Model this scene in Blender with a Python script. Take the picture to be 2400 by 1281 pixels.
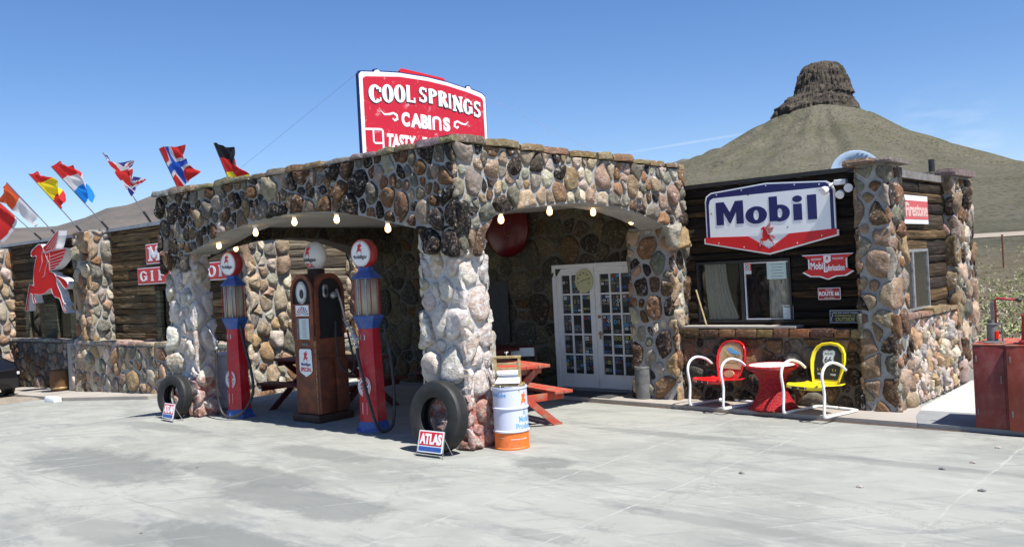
import bpy, bmesh, math, random
import numpy as np
from mathutils import Vector, Matrix, noise
R = math.radians
rnd = random.Random(7)
for o in list(bpy.data.objects): bpy.data.objects.remove(o)
scene = bpy.context.scene
C = scene.collection
# ------------------------------------------------------------------ camera
# world: X along the building front, Y into the building, Z up; lens standing at (0,0,2.1)
CAMH = 2.1
ROLL = math.atan2(765-540, 3030+1240)
FOC = 2116.06; HY = -4.0658; YAW = R(40.8963)
PIT = math.atan(HY/FOC)
XD = np.array([math.cos(YAW), -math.sin(YAW)]); YD = np.array([math.sin(YAW), math.cos(YAW)])
def pray(px, py):
    x, y = px-1200, py-640.5
    c, s = math.cos(ROLL), math.sin(ROLL)
    a, b = x*c-y*s, x*s+y*c
    cp, sp = math.cos(PIT), math.sin(PIT)
    fw, up = FOC*cp+b*sp, FOC*sp-b*cp
    return np.array([a*XD[0]+fw*XD[1]*0 + fw*YD[0]*0, 0, up]) if False else np.array([a*math.cos(YAW)-fw*math.sin(YAW), a*math.sin(YAW)+fw*math.cos(YAW), up])
def PY(px, py, Y):                       # (x, z) where the survey line meets the wall plane y = Y
    d = pray(px, py); t = Y/d[1]
    return (d[0]*t, CAMH+d[2]*t)
def PX(px, py, X):                       # (y, z) on the wall plane x = X
    d = pray(px, py); t = X/d[0]
    return (d[1]*t, CAMH+d[2]*t)
fwd = Vector(pray(1200, 640.5)).normalized()
rt = (Vector(pray(1201, 640.5))-Vector(pray(1200, 640.5))).normalized()
up = (Vector(pray(1200, 639.5))-Vector(pray(1200, 640.5))).normalized()
cd = bpy.data.cameras.new('camera'); cam = bpy.data.objects.new('camera', cd); C.objects.link(cam)
cd.sensor_width = 36; cd.lens = FOC/2400*36; cd.clip_end = 20000; cd.clip_start = .05
M3 = Matrix((rt, up, -fwd)).transposed(); cam.matrix_world = Matrix.Translation((0, 0, CAMH)) @ M3.to_4x4()
scene.camera = cam
# ------------------------------------------------------------------ sky, sun
SUN_EL = R(62); SUN_AZ = R(9)            # sun stands over +X, slightly in front of the facade
sdir = Vector((math.cos(SUN_EL)*math.cos(SUN_AZ), -math.cos(SUN_EL)*math.sin(SUN_AZ), math.sin(SUN_EL)))
sl = bpy.data.lights.new('sun', 'SUN'); so = bpy.data.objects.new('sun', sl); C.objects.link(so)
sl.energy = 5.0; sl.angle = R(.53); sl.color = (1, .955, .9)
so.rotation_euler = sdir.to_track_quat('Z', 'Y').to_euler()
w = bpy.data.worlds.new('World'); scene.world = w; w.use_nodes = True
nt = w.node_tree; nt.nodes.clear()
sky = nt.nodes.new('ShaderNodeTexSky'); sky.sky_type = 'NISHITA'; sky.sun_disc = False
sky.sun_elevation = SUN_EL; sky.sun_rotation = math.atan2(sdir.x, sdir.y)
sky.altitude = 900; sky.air_density = 1.0; sky.dust_density = .25; sky.ozone_density = 3.0
bg = nt.nodes.new('ShaderNodeBackground'); bg.inputs[1].default_value = .13
ow = nt.nodes.new('ShaderNodeOutputWorld')
scene.view_settings.view_transform = 'Standard'; scene.view_settings.look = 'None'
scene.view_settings.exposure = .66; scene.view_settings.gamma = 1
# thin cirrus and one contrail, high in the real sky (directions in the world)
def wn(t, **k):
    n = nt.nodes.new(t)
    for a, b in k.items(): setattr(n, a, b)
    return n
tc = wn('ShaderNodeTexCoord')
def wmath(op, a, b=None, c=None):
    n = wn('ShaderNodeMath', operation=op)
    for i, v in enumerate((a, b, c)):
        if v is None: continue
        if isinstance(v, (int, float)): n.inputs[i].default_value = v
        else: nt.links.new(v, n.inputs[i])
    return n.outputs[0]
def wdot(v):
    n = wn('ShaderNodeVectorMath', operation='DOT_PRODUCT'); nt.links.new(tc.outputs['Generated'], n.inputs[0]); n.inputs[1].default_value = v
    return n.outputs['Value']
A_ = Vector(pray(1470, 358)).normalized(); B_ = Vector(pray(1790, 306)).normalized(); N_ = A_.cross(B_).normalized(); Mid = (A_+B_).normalized()
nz = wn('ShaderNodeTexNoise'); nz.inputs['Scale'].default_value = 60; nt.links.new(tc.outputs['Generated'], nz.inputs['Vector'])
dist = wmath('ABSOLUTE', wdot(N_))
trail = wmath('MULTIPLY', wmath('SUBTRACT', 1, wmath('MULTIPLY', dist, 520)), 1)
trail = wmath('MAXIMUM', trail, 0)
along = wmath('MAXIMUM', wmath('SUBTRACT', 1, wmath('MULTIPLY', wmath('SUBTRACT', 1, wdot(Mid)), 260)), 0)
trail = wmath('MULTIPLY', wmath('MULTIPLY', trail, along), wmath('MULTIPLY', nz.outputs['Fac'], .25))
Cd = Vector(pray(2215, 322)).normalized()
cir = wmath('MAXIMUM', wmath('SUBTRACT', 1, wmath('MULTIPLY', wmath('SUBTRACT', 1, wdot(Cd)), 600)), 0)
mp = wn('ShaderNodeMapping'); mp.inputs['Scale'].default_value = (9, 9, 40); nt.links.new(tc.outputs['Generated'], mp.inputs['Vector'])
n2 = wn('ShaderNodeTexNoise'); n2.inputs['Scale'].default_value = 2; n2.inputs['Detail'].default_value = 6; nt.links.new(mp.outputs[0], n2.inputs['Vector'])
cir = wmath('MULTIPLY', cir, wmath('MULTIPLY', wmath('MAXIMUM', wmath('SUBTRACT', n2.outputs['Fac'], .42), 0), .5))
cf = wmath('MINIMUM', wmath('ADD', trail, cir), .6)
hs = wn('ShaderNodeHueSaturation'); hs.inputs['Saturation'].default_value = 1.2; hs.inputs['Value'].default_value = 1.05
tint = wn('ShaderNodeMix', data_type='RGBA', blend_type='MULTIPLY'); tint.inputs[0].default_value = 1; tint.inputs[7].default_value = (.7, .66, .7, 1); nt.links.new(sky.outputs[0], tint.inputs[6]); nt.links.new(tint.outputs[2], hs.inputs['Color'])
mx = wn('ShaderNodeMix', data_type='RGBA'); nt.links.new(cf, mx.inputs[0]); nt.links.new(hs.outputs[0], mx.inputs[6]); mx.inputs[7].default_value = (6.5, 6.7, 7.0, 1)
nt.links.new(mx.outputs[2], bg.inputs[0]); nt.links.new(bg.outputs[0], ow.inputs[0])

# ------------------------------------------------------------------ materials
class NT:
    def __init__(s, name):
        s.m = bpy.data.materials.new(name); s.m.use_nodes = True; s.t = s.m.node_tree
        s.b = s.t.nodes['Principled BSDF']; s.tc = s.t.nodes.new('ShaderNodeTexCoord')
        s.geo = s.t.nodes.new('ShaderNodeNewGeometry')
        s.pos = s.geo.outputs['Position']
    def n(s, t, **k):
        x = s.t.nodes.new(t)
        for a, b in k.items(): setattr(x, a, b)
        return x
    def put(s, inp, v):
        if v is None: return
        if isinstance(v, bpy.types.NodeSocket): s.t.links.new(v, inp)
        elif isinstance(v, tuple) and len(v) == 3 and inp.type == 'RGBA': inp.default_value = (*v, 1)
        else: inp.default_value = v
    def math(s, op, a, b=None, c=None, clamp=False):
        x = s.n('ShaderNodeMath', operation=op, use_clamp=clamp)
        for i, v in enumerate((a, b, c)): s.put(x.inputs[i], v)
        return x.outputs[0]
    def map(s, scale=(1, 1, 1), vec=None, loc=(0, 0, 0), rot=(0, 0, 0)):
        x = s.n('ShaderNodeMapping'); x.inputs['Scale'].default_value = scale; x.inputs['Location'].default_value = loc; x.inputs['Rotation'].default_value = rot
        s.put(x.inputs['Vector'], vec or s.pos); return x.outputs[0]
    def noise(s, scale, vec=None, detail=4, rough=.55, dist=0):
        x = s.n('ShaderNodeTexNoise'); x.inputs['Scale'].default_value = scale; x.inputs['Detail'].default_value = detail
        x.inputs['Roughness'].default_value = rough; x.inputs['Distortion'].default_value = dist
        s.put(x.inputs['Vector'], vec or s.pos); return x.outputs['Fac']
    def vor(s, scale, vec=None, feature='F1', out='Distance'):
        x = s.n('ShaderNodeTexVoronoi', feature=feature); x.inputs['Scale'].default_value = scale
        s.put(x.inputs['Vector'], vec or s.pos); return x.outputs[out]
    def ramp(s, f, a, b, c0=0., c1=1.):
        x = s.n('ShaderNodeMapRange', interpolation_type='SMOOTHSTEP'); s.put(x.inputs[0], f)
        x.inputs[1].default_value = a; x.inputs[2].default_value = b; x.inputs[3].default_value = c0; x.inputs[4].default_value = c1
        return x.outputs[0]
    def mix(s, f, a, b, mode='MIX'):
        x = s.n('ShaderNodeMix', data_type='RGBA', blend_type=mode); s.put(x.inputs[0], f); s.put(x.inputs[6], a); s.put(x.inputs[7], b)
        return x.outputs[2]
    def attr(s, name='Col'):
        x = s.n('ShaderNodeAttribute'); x.attribute_name = name; return x.outputs['Color']
    def z(s):
        x = s.n('ShaderNodeSeparateXYZ'); s.put(x.inputs[0], s.pos); return x.outputs
    def bump(s, h, strength=.5, dist=.01):
        x = s.n('ShaderNodeBump'); x.inputs['Strength'].default_value = strength; x.inputs['Distance'].default_value = dist
        s.put(x.inputs['Height'], h); s.put(s.b.inputs['Normal'], x.outputs[0])
    def set(s, color=None, rough=None, metal=None, spec=None):
        s.put(s.b.inputs['Base Color'], color); s.put(s.b.inputs['Roughness'], rough); s.put(s.b.inputs['Metallic'], metal); s.put(s.b.inputs['Specular IOR Level'], spec)
        return s.m
MAT = {}
def paint(name, c1, c2=None, scale=6, rough=.5, amt=(.35, .75), bump=.15, bs=60, metal=0, spec=.5, local=True):
    s = NT(name); v = s.tc.outputs['Object'] if local else s.pos
    col = c1
    if name.startswith(('pump', 'chair', 'drum', 'orange', 'box', 'ring', 'white_tube')):      # dust, fading and small chips
        col = s.mix(s.math('MULTIPLY', s.ramp(s.noise(3.5, v, 7, .7), .42, .75), .16), c1, (.5, .47, .42))
        col = s.mix(s.ramp(s.noise(55, v, 3, .6), .70, .73), col, (.16, .09, .06)); c1 = col
    if c2: col = s.mix(s.ramp(s.noise(scale, v, 6, .65), *amt), c1, c2)
    if bump: s.bump(s.noise(bs, v, 4), bump, .004)
    MAT[name] = s.set(col, rough, metal, spec); return MAT[name]
paint('white', (.78, .79, .8), (.6, .59, .56), 9, .45, (.5, .8))
paint('white_tube', (.82, .82, .82), (.7, .68, .64), 12, .35, (.55, .8), 0)
paint('sign_white', (.84, .87, .88), (.7, .68, .6), 3, .3, (.6, .85), .05)
paint('navy', (.012, .016, .11), (.03, .03, .09), 4, .3, (.6, .8), .05)
paint('sign_red', (.62, .014, .018), (.4, .02, .02), 5, .3, (.55, .8), .05)
paint('sign_red_dull', (.33, .018, .02), (.22, .03, .02), 7, .5, (.4, .7))
paint('horse_red', (.72, .014, .008), (.6, .02, .015), 3, .6, (.5, .8), .05, spec=.15)
paint('pump_red', (.5, .008, .02), (.38, .012, .02), 5, .3, (.5, .8), .1)
paint('pump_blue', (.025, .09, .33), (.05, .12, .3), 9, .4, (.5, .75), .1)
paint('ring_red', (.38, .008, .012), (.25, .01, .01), 7, .35, (.5, .8), .1)
paint('button_red', (.11, .005, .007), None, 5, .25)  # its own darker red, with the canopy's shade in the colour
paint('rust', (.115, .032, .014), (.23, .06, .02), 4.5, .6, (.4, .66), .3, 40)
paint('rust_dark', (.03, .014, .01), (.07, .03, .015), 6, .6, (.4, .7), .3, 40)
paint('brass', (.42, .3, .14), (.2, .1, .04), 18, .45, (.4, .7), .1, 60, .3)
paint('black', (.012, .012, .012), (.03, .03, .028), 9, .5)
paint('rubber', (.014, .014, .014), (.035, .034, .032), 6, .62, (.4, .8), .1)
paint('hose', (.018, .018, .02), (.04, .04, .04), 8, .5)
paint('steel', (.42, .42, .42), (.25, .23, .21), 14, .4, (.45, .7), .1, 60, .6)
paint('galv', (.16, .16, .155), (.09, .09, .088), 9, .6, (.4, .7), .1, 60)
paint('chair_red', (.6, .008, .01), None, 5, .22)
paint('chair_yellow', (.85, .68, .01), None, 5, .22, bump=.0)
paint('chair_navy', (.012, .02, .09), (.02, .03, .1), 5, .4)
paint('tan', (.5, .36, .2), (.44, .3, .17), 12, .4, bump=0)
paint('drum_white', (.6, .64, .78), (.5, .5, .5), 3, .45, (.55, .8), .05)  # bluish cast of shade is mixed into the drum's white
paint('orange', (.85, .17, .01), (.6, .12, .03), 5, .45, (.5, .75), .05)
paint('sky_blue', (.13, .36, .62), None, 5, .5, bump=0)
paint('wood_pale', (.42, .33, .15), (.25, .17, .08), 14, .7, (.4, .7), .3, 70)
paint('table_red', (.42, .05, .025), (.3, .14, .09), 9, .7, (.42, .62), .5, 60)
paint('table_dark', (.1, .012, .01), (.06, .015, .012), 7, .6, (.45, .68), .4, 60)
paint('box_red', (.17, .014, .012), (.12, .015, .012), 2.2, .55, (.4, .7), .15, 30)
paint('box_rust', (.27, .035, .014), (.2, .03, .015), 2.5, .55, (.4, .7), .2, 30)
paint('paper', (.62, .68, .66), None, 5, .6, bump=0)
paint('paper_green', (.5, .63, .58), None, 5, .6, bump=0)
paint('ink', (.03, .03, .035), None, 5, .6, bump=0)
paint('ink_grey', (.2, .22, .23), None, 5, .6, bump=0)
paint('door_paint', (.8, .79, .76), (.68, .66, .62), 8, .45, (.5, .8), .05)
paint('ceiling_paint', (.52, .5, .46), (.42, .4, .36), 3, .8, (.4, .8), .1)
paint('curtain', (.75, .7, .64), (.62, .56, .5), 20, .9, bump=.1)
paint('dial', (.58, .56, .3), (.5, .47, .25), 14, .4, bump=0)
paint('dark_inside', (.01, .01, .011), None, 1, .8, bump=0)
paint('chrome', (.7, .7, .72), None, 5, .15, metal=1, bump=0)
paint('car_black', (.008, .008, .01), None, 5, .12, bump=0)
paint('car_white', (.75, .77, .8), None, 5, .2, bump=0)
paint('amber', (.85, .22, .02), None, 5, .2, bump=0)
paint('roofing', (.2, .19, .18), (.12, .11, .1), 5, .9, (.4, .7), .4, 50)
paint('roof_edge', (.3, .33, .36), (.2, .2, .2), 8, .5, (.4, .7))
paint('mat_grey', (.06, .062, .065), (.04, .04, .042), 30, .95)
paint('dish', (.3, .4, .52), (.25, .34, .45), 8, .5, bump=0)
paint('pinkletter', (.7, .5, .45), (.6, .35, .3), 15, .5, bump=0)
paint('firered', (.55, .09, .09), (.45, .1, .09), 6, .5, (.4, .7), .05)
paint('gold', (.45, .4, .1), None, 5, .5, bump=0)
paint('olive', (.09, .11, .08), None, 5, .4, bump=0)
paint('pole_grey', (.2, .2, .22), None, 5, .5, bump=0)
paint('flag_red', (.62, .03, .03), None, bump=0, rough=.8)
paint('flag_orange', (.75, .12, .035), None, bump=0, rough=.8)
paint('flag_white', (.68, .68, .7), None, bump=0, rough=.8)
paint('flag_blue', (.02, .09, .5), None, bump=0, rough=.8)
paint('flag_navy', (.03, .035, .22), None, bump=0, rough=.8)
paint('flag_yellow', (.85, .7, .03), None, bump=0, rough=.8)
paint('flag_black', (.015, .015, .02), None, bump=0, rough=.8)
paint('flag_sky', (.01, .22, .7), None, bump=0, rough=.8)
for k in list(MAT):                       # thin cloth lets some daylight through
    if k.startswith('flag_'):
        m = MAT[k]; t = m.node_tree; b = t.nodes['Principled BSDF']; o = [n for n in t.nodes if n.type == 'OUTPUT_MATERIAL'][0]
        tr = t.nodes.new('ShaderNodeBsdfTranslucent'); tr.inputs[0].default_value = b.inputs['Base Color'].default_value
        ad = t.nodes.new('ShaderNodeMixShader'); ad.inputs[0].default_value = .4
        t.links.new(b.outputs[0], ad.inputs[1]); t.links.new(tr.outputs[0], ad.inputs[2]); t.links.new(ad.outputs[0], o.inputs[0])
def glass(name, tint=(.5, .52, .5), fac=.75, rough=.03):
    s = NT(name); t = s.t; tr = s.n('ShaderNodeBsdfTransparent'); tr.inputs[0].default_value = (*tint, 1)
    gl = s.n('ShaderNodeBsdfGlossy'); gl.inputs['Roughness'].default_value = rough; gl.inputs[0].default_value = (.9, .95, 1, 1)
    fr = s.n('ShaderNodeFresnel'); fr.inputs[0].default_value = 1.5
    f = s.math('ADD', fr.outputs[0], 1-fac, clamp=True)
    mxs = s.n('ShaderNodeMixShader'); t.links.new(f, mxs.inputs[0]); t.links.new(tr.outputs[0], mxs.inputs[1]); t.links.new(gl.outputs[0], mxs.inputs[2])
    t.links.new(mxs.outputs[0], [n for n in t.nodes if n.type == 'OUTPUT_MATERIAL'][0].inputs[0]); MAT[name] = s.m
glass('glass', (.85, .87, .85), .99)
glass('glass_side', (.6, .66, .66), .8, .08)
s = NT('old_glass'); s.set(s.mix(s.ramp(s.noise(2, s.map((9, 9, .5))), .35, .65), (.3, .27, .18), (.5, .47, .36)), .3); MAT['old_glass'] = s.m
s = NT('milk'); s.set((.66, .66, .62), .25); MAT['milk'] = s.m
def emis(name, col, st):
    s = NT(name); s.set(col, .3); s.put(s.b.inputs['Emission Color'], col); s.b.inputs['Emission Strength'].default_value = st; MAT[name] = s.m
emis('bulb_glow', (1., .62, .26), 3.2)
emis('neon_red', (.8, .08, .03), .35)
# stone: colour from each cobble, mottled, with whitish mortar smears; red house paint below
def stone_mat(name, smear, redpaint=False, bumpy=.9):
    s = NT(name); c = s.attr()
    c = s.mix(s.ramp(s.noise(9, None, 6, .7), .3, .75), c, s.mix(1., c, (.55, .52, .46), 'MULTIPLY'))
    c = s.mix(s.ramp(s.noise(26, None, 5, .7), .5, .72), c, s.mix(.5, c, (.5, .36, .24)))
    c = s.mix(s.ramp(s.noise(13, s.map((1, 1, 1), None, (5, 3, 1)), 6, .75), .62-smear, .75-smear*.6), c, (.62, .6, .56))
    c = s.mix(s.ramp(s.noise(45, None, 4, .8), .58, .7), c, s.mix(1., c, (.4, .38, .36), 'MULTIPLY'))
    if redpaint:
        zz = s.math('ADD', s.z()[2], s.math('MULTIPLY', s.noise(5, None, 5), .16))
        f = s.math('MULTIPLY', s.ramp(zz, .74, .70), s.math('MULTIPLY', s.ramp(s.noise(7, None, 7, .8), .62, .42), .8))
        c = s.mix(f, c, s.mix(s.noise(11, None, 5), (.28, .05, .035), (.34, .15, .11)))
    s.bump(s.math('ADD', s.noise(30, None, 7, .7), s.math('MULTIPLY', s.noise(8, None, 4, .6), 1.6)), bumpy, .03)
    MAT[name] = s.set(c, .85, 0, .25); return s.m
stone_mat('stone', .06, bumpy=.8); stone_mat('stone_clean', .0, bumpy=.9); stone_mat('stone_pillar', .2, True, .8)
def mortar_mat(name, c1, c2, redpaint=False):
    s = NT(name); c = s.mix(s.ramp(s.noise(3, None, 6, .7), .3, .7), c1, c2)
    c = s.mix(s.ramp(s.noise(30, None, 4), .6, .75), c, (.12, .11, .1))
    if redpaint:
        zz = s.math('ADD', s.z()[2], s.math('MULTIPLY', s.noise(5, None, 5), .16))
        c = s.mix(s.math('MULTIPLY', s.ramp(zz, .74, .70), s.ramp(s.noise(7, None, 7, .8), .68, .42)), c, (.4, .12, .09))
    s.bump(s.math('ADD', s.noise(18, None, 6, .7), s.math('MULTIPLY', s.noise(60, None, 3), .4)), .8, .03)
    MAT[name] = s.set(c, .95, 0, .2); return s.m
mortar_mat('mortar', (.42, .415, .39), (.3, .295, .28)); mortar_mat('mortar_dark', (.16, .14, .115), (.1, .085, .07)); mortar_mat('mortar_in', (.16, .15, .125), (.1, .092, .075)); mortar_mat('mortar_pillar', (.66, .64, .61), (.46, .45, .43), True)  # the dark and in mixes carry shade in the mortar colour
mortar_mat('soffit', (.2, .16, .11), (.1, .075, .045))
def wood_mat(name, along=(1.2, 1.2, 26)):
    s = NT(name); c = s.attr()
    g = s.noise(1., s.map(along), 7, .75, .4)
    c = s.mix(s.ramp(g, .42, .68), s.mix(1., c, (.3, .28, .26), 'MULTIPLY'), c)
    c = s.mix(s.ramp(s.noise(2.2, s.map((1, 1, 3.2)), 5, .7), .6, .78), c, s.mix(.55, c, (.3, .15, .045)))
    s.bump(g, 1., .03); MAT[name] = s.set(c, .85, 0, .25)
wood_mat('wood')
s = NT('planter_wood'); s.set(s.mix(s.noise(12), (.25, .12, .04), (.03, .02, .012)), .8); MAT['planter_wood'] = s.m
# concrete forecourt
s = NT('concrete'); X, Y_, Z_ = s.z()
base = s.mix(s.ramp(s.noise(.55, None, 6, .6, .6), .38, .66), (.315, .322, .288), (.243, .25, .225))
base = s.mix(s.ramp(s.noise(2.6, s.map((.6, 1.5, 1)), 7, .72), .48, .72), base, (.355, .36, .325))
base = s.mix(s.math('MULTIPLY', s.ramp(s.noise(1.1, s.map((.5, 1.6, 1), None, (9, 2, 0), (0, 0, .5)), 8, .75), .50, .66), .75), base, (.2, .207, .2))
def blob(cx, cy, ax, ay, rot, soft=.35):
    ns_ = max(1.9, .35/min(ax, ay))
    v = s.map((1, 1, 1), None, (-cx, -cy, 0))
    v = s.map((1/ax, 1/ay, 0), v, (0, 0, 0), (0, 0, rot))
    n_ = s.n('ShaderNodeVectorMath', operation='LENGTH'); s.put(n_.inputs[0], v)
    d = s.math('ADD', n_.outputs['Value'], s.math('MULTIPLY', s.math('SUBTRACT', s.noise(ns_, None, 9, .78), .5), 1.9))
    return s.ramp(d, 1+soft*.3, 1-soft)
STAINS = [(-11.2, 5.0, 1.9, .62, .75, .6), (-9.0, 5.6, 1.5, .35, .8, .5), (-7.4, 5.2, 1.5, .4, .5, .55), (-6.7, 4.0, 1.4, .35, .55, .6), (-9.1, 6.75, 1.1, .3, .5, .5),
          (-5.6, 7.3, .6, .25, .6, .35), (-6.3, 7.6, .45, .3, 0, .6), (-4.6, 5.5, .4, .15, .5, .35), (-6.0, 9.6, 1.3, .16, -.3, .45), (-3.3, 9.2, 1.6, .14, .5, .35), (-3.6, 6.5, 1.3, .14, .9, .3),
          (-13.5, 6.9, 1.6, .25, 1.0, .4), (-8.0, 3.6, 1.0, .3, .8, .4), (-4.6, 3.9, .5, .2, .6, .35), (-2.2, 5.5, 1.2, .3, .6, .25)]
for cx_, cy_, ax, ay, ro, am in STAINS:
    base = s.mix(s.math('MULTIPLY', blob(cx_, cy_, ax, ay, -ro), min(1, am*1.25)), base, (.15, .158, .148))
for (sx_, sy_, ro, lo, hi, am, cc) in ((.35, 3.2, .75, .54, .64, .55, (.19, .2, .19)), (.3, 4.5, .9, .58, .66, .5, (.45, .45, .43)), (.5, 5., -.2, .56, .66, .4, (.18, .19, .18))):
    base = s.mix(s.math('MULTIPLY', s.ramp(s.noise(1.3, s.map((sx_, sy_, 1), s.map((1, 1, 1), None, (3*ro, 1, 0), (0, 0, -ro))), 9, .78), lo, hi), am), base, cc)
# pale scraped patches
sc = s.math('MULTIPLY', s.ramp(s.noise(2.2, s.map((1, 1, 1), None, (2, 7, 0)), 9, .72), .66, .675), s.ramp(s.noise(.35, s.map((1, 1, 1), None, (31, 7, 0)), 2), .5, .56))
base = s.mix(s.math('MULTIPLY', sc, .8), base, (.42, .41, .37))
for cx_, cy_, ax, ay, ro in [(-2.75, 4.9, .12, .05, .3), (-2.3, 4.1, .38, .05, .4), (-2.6, 4.35, .22, .05, .5), (-2.0, 5.9, .2, .07, .6), (-3.0, 3.95, .2, .04, .3), (-1.7, 6.1, .15, .05, .8)]:
    base = s.mix(s.math('MULTIPLY', blob(cx_, cy_, ax, ay, -ro, .08), .85), base, (.42, .41, .36))
def line(coord, at, wdt, wob=.05, sc_=1.3):
    d = s.math('ABSOLUTE', s.math('SUBTRACT', s.math('ADD', coord, s.math('MULTIPLY', s.math('SUBTRACT', s.noise(sc_, None, 6, .8), .5), wob)), at))
    return s.ramp(d, wdt, wdt*.3)
for at in (-5.66, -4.46, -2.2): base = s.mix(s.math('MULTIPLY', line(X, at, .016, .16, 1.1), s.ramp(s.noise(3), .35, .62, .1, .75)), base, (.38, .38, .36))
for at in (-8.6, -11.6, -14.8): base = s.mix(s.math('MULTIPLY', line(X, at, .02, .05), .35), base, (.37, .37, .35))
for at in (9.4, 6.9, 4.3): base = s.mix(s.math('MULTIPLY', line(Y_, at, .018, .12), s.ramp(s.noise(2), .35, .6, .0, .6)), base, (.2, .2, .2))
cr = s.vor(.34, s.n('ShaderNodeVectorMath', operation='ADD').outputs[0] if False else s.map((1, 1, 0)), 'DISTANCE_TO_EDGE')
crd = s.math('ADD', cr, s.math('MULTIPLY', s.math('SUBTRACT', s.noise(2.5, None, 8, .75), .5), .3))
base = s.mix(s.math('MULTIPLY', s.ramp(s.math('ABSOLUTE', crd), .006, .001), .35), base, (.12, .12, .115))
base = s.mix(s.math('MULTIPLY', s.ramp(s.noise(22, None, 6, .8), .66, .72), .5), base, (.13, .13, .125))
fine = s.noise(60, None, 5, .8)
base = s.mix(s.math('MULTIPLY', s.ramp(fine, .62, .72), .35), base, (.2, .2, .2)); base = s.mix(s.math('MULTIPLY', s.ramp(fine, .42, .3), .3), base, (.42, .42, .4))
s.bump(s.math('ADD', fine, s.math('MULTIPLY', s.noise(6, None, 6), 1.2)), .35, .01)
MAT['concrete'] = s.set(base, .93, 0, .2)
s = NT('slab'); c = s.mix(s.ramp(s.noise(1.2, None, 6), .35, .7), (.37, .34, .3), (.29, .265, .23)); c = s.mix(s.ramp(s.noise(50, None, 4), .6, .7), c, (.3, .28, .25)); s.bump(s.noise(30, None, 5), .3, .01); MAT['slab'] = s.set(c, .9, 0, .2)
s = NT('slab_white'); c = s.mix(s.ramp(s.noise(1.2, None, 6), .35, .7), (.48, .47, .43), (.42, .41, .385)); s.bump(s.noise(30, None, 5), .3, .01); MAT['slab_white'] = s.set(c, .9, 0, .2)
s = NT('slab_grey'); c = s.mix(s.ramp(s.noise(2, None, 6), .35, .7), (.25, .26, .26), (.2, .205, .205)); s.bump(s.noise(30, None, 5), .3, .01); MAT['slab_grey'] = s.set(c, .9, 0, .2)
s = NT('dirt'); c = s.mix(s.ramp(s.noise(3, None, 8, .7), .35, .7), (.33, .28, .22), (.22, .19, .15)); c = s.mix(s.ramp(s.noise(40, None, 4), .55, .7), c, (.55, .5, .43)); s.bump(s.noise(14, None, 8, .75), 1., .04); MAT['dirt'] = s.set(c, .95, 0, .1)
# desert and butte
s = NT('desert')
spk = s.vor(.22, None, 'F1'); spk2 = s.vor(.6)
c = s.mix(s.ramp(s.noise(.012, None, 8, .65), .35, .68), (.155, .142, .108), (.11, .106, .074))
c = s.mix(s.ramp(s.noise(.05, s.map((1, 1, .4)), 8, .75), .5, .72), c, (.145, .135, .08))
c = s.mix(s.ramp(s.noise(.02, s.map((1, 1, 1), None, (70, 10, 0)), 6, .7), .62, .7), c, (.06, .055, .05))
c = s.mix(s.ramp(s.noise(.035, s.map((1, 1, .25), None, (5, 5, 0)), 9, .8), .58, .68), c, (.07, .066, .05))
c = s.mix(s.math('MULTIPLY', s.ramp(spk, .55, .15), .75), c, (.05, .055, .028)); c = s.mix(s.math('MULTIPLY', s.ramp(spk2, .42, .1), .4), c, (.06, .07, .03))
dn = s.n('ShaderNodeVectorMath', operation='LENGTH'); s.put(dn.inputs[0], s.pos)
c = s.mix(s.ramp(dn.outputs['Value'], 260, 60), c, s.mix(s.ramp(s.noise(.25, None, 8, .7), .35, .65), (.27, .22, .15), (.17, .15, .09)))
s.bump(s.noise(.08, None, 9, .75), .9, 6.); MAT['desert'] = s.set(c, .95, 0, .1)
s = NT('rock'); c = s.mix(s.ramp(s.noise(.04, s.map((1, 1, 2.5)), 9, .75), .35, .68), (.085, .072, .062), (.17, .145, .11)); c = s.mix(s.ramp(s.noise(.3, None, 6, .7), .5, .7), c, (.05, .043, .04)); s.bump(s.noise(.14, s.map((1, 1, .5)), 9, .8), 1., 6.); MAT['rock'] = s.set(c, .95, 0, .1)
s = NT('far_hill'); c = s.mix(s.ramp(s.noise(.006, None, 9, .7), .35, .68), (.175, .152, .13), (.12, .112, .105)); c = s.mix(s.ramp(s.noise(.01, s.map((1, 1, 4)), 7, .7), .6, .72), c, (.24, .19, .14)); s.bump(s.noise(.02, None, 9, .75), .8, 20.); MAT['far_hill'] = s.set(c, .95, 0, .1)
s = NT('scrub'); s.set(s.mix(s.math('MULTIPLY', s.noise(1.5), .5), s.attr(), (.15, .15, .08)), .9, 0, .1); MAT['scrub'] = s.m
s = NT('leafy'); s.set(s.mix(s.noise(2), (.11, .2, .03), (.16, .27, .06)), .8, 0, .2); MAT['leafy'] = s.m
s = NT('weathered'); n_ = s.ramp(s.noise(3.2, s.map((1, 1, 1.6)), 8, .8), .56, .64); c = s.mix(s.math('MULTIPLY', n_, .75), s.mix(s.noise(3), (.6, .012, .03), (.45, .012, .03)), (.68, .36, .36)); c = s.mix(s.math('MULTIPLY', s.ramp(s.noise(9, s.map((1, 3, .7)), 7, .8), .62, .68), .8), c, (.75, .55, .55)); MAT['weathered'] = s.set(c, .5)
s = NT('wicker'); wv = s.n('ShaderNodeTexWave', bands_direction='Z'); wv.inputs['Scale'].default_value = 18; s.put(wv.inputs['Vector'], s.tc.outputs['Object']); wv.inputs['Distortion'].default_value = 1.5
br = s.vor(38, s.tc.outputs['Object']); c = s.mix(s.ramp(br, .2, .6), (.55, .012, .02), (.3, .008, .012)); s.bump(s.math('ADD', wv.outputs['Fac'], br), .6, .02); MAT['wicker'] = s.set(c, .5)

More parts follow.
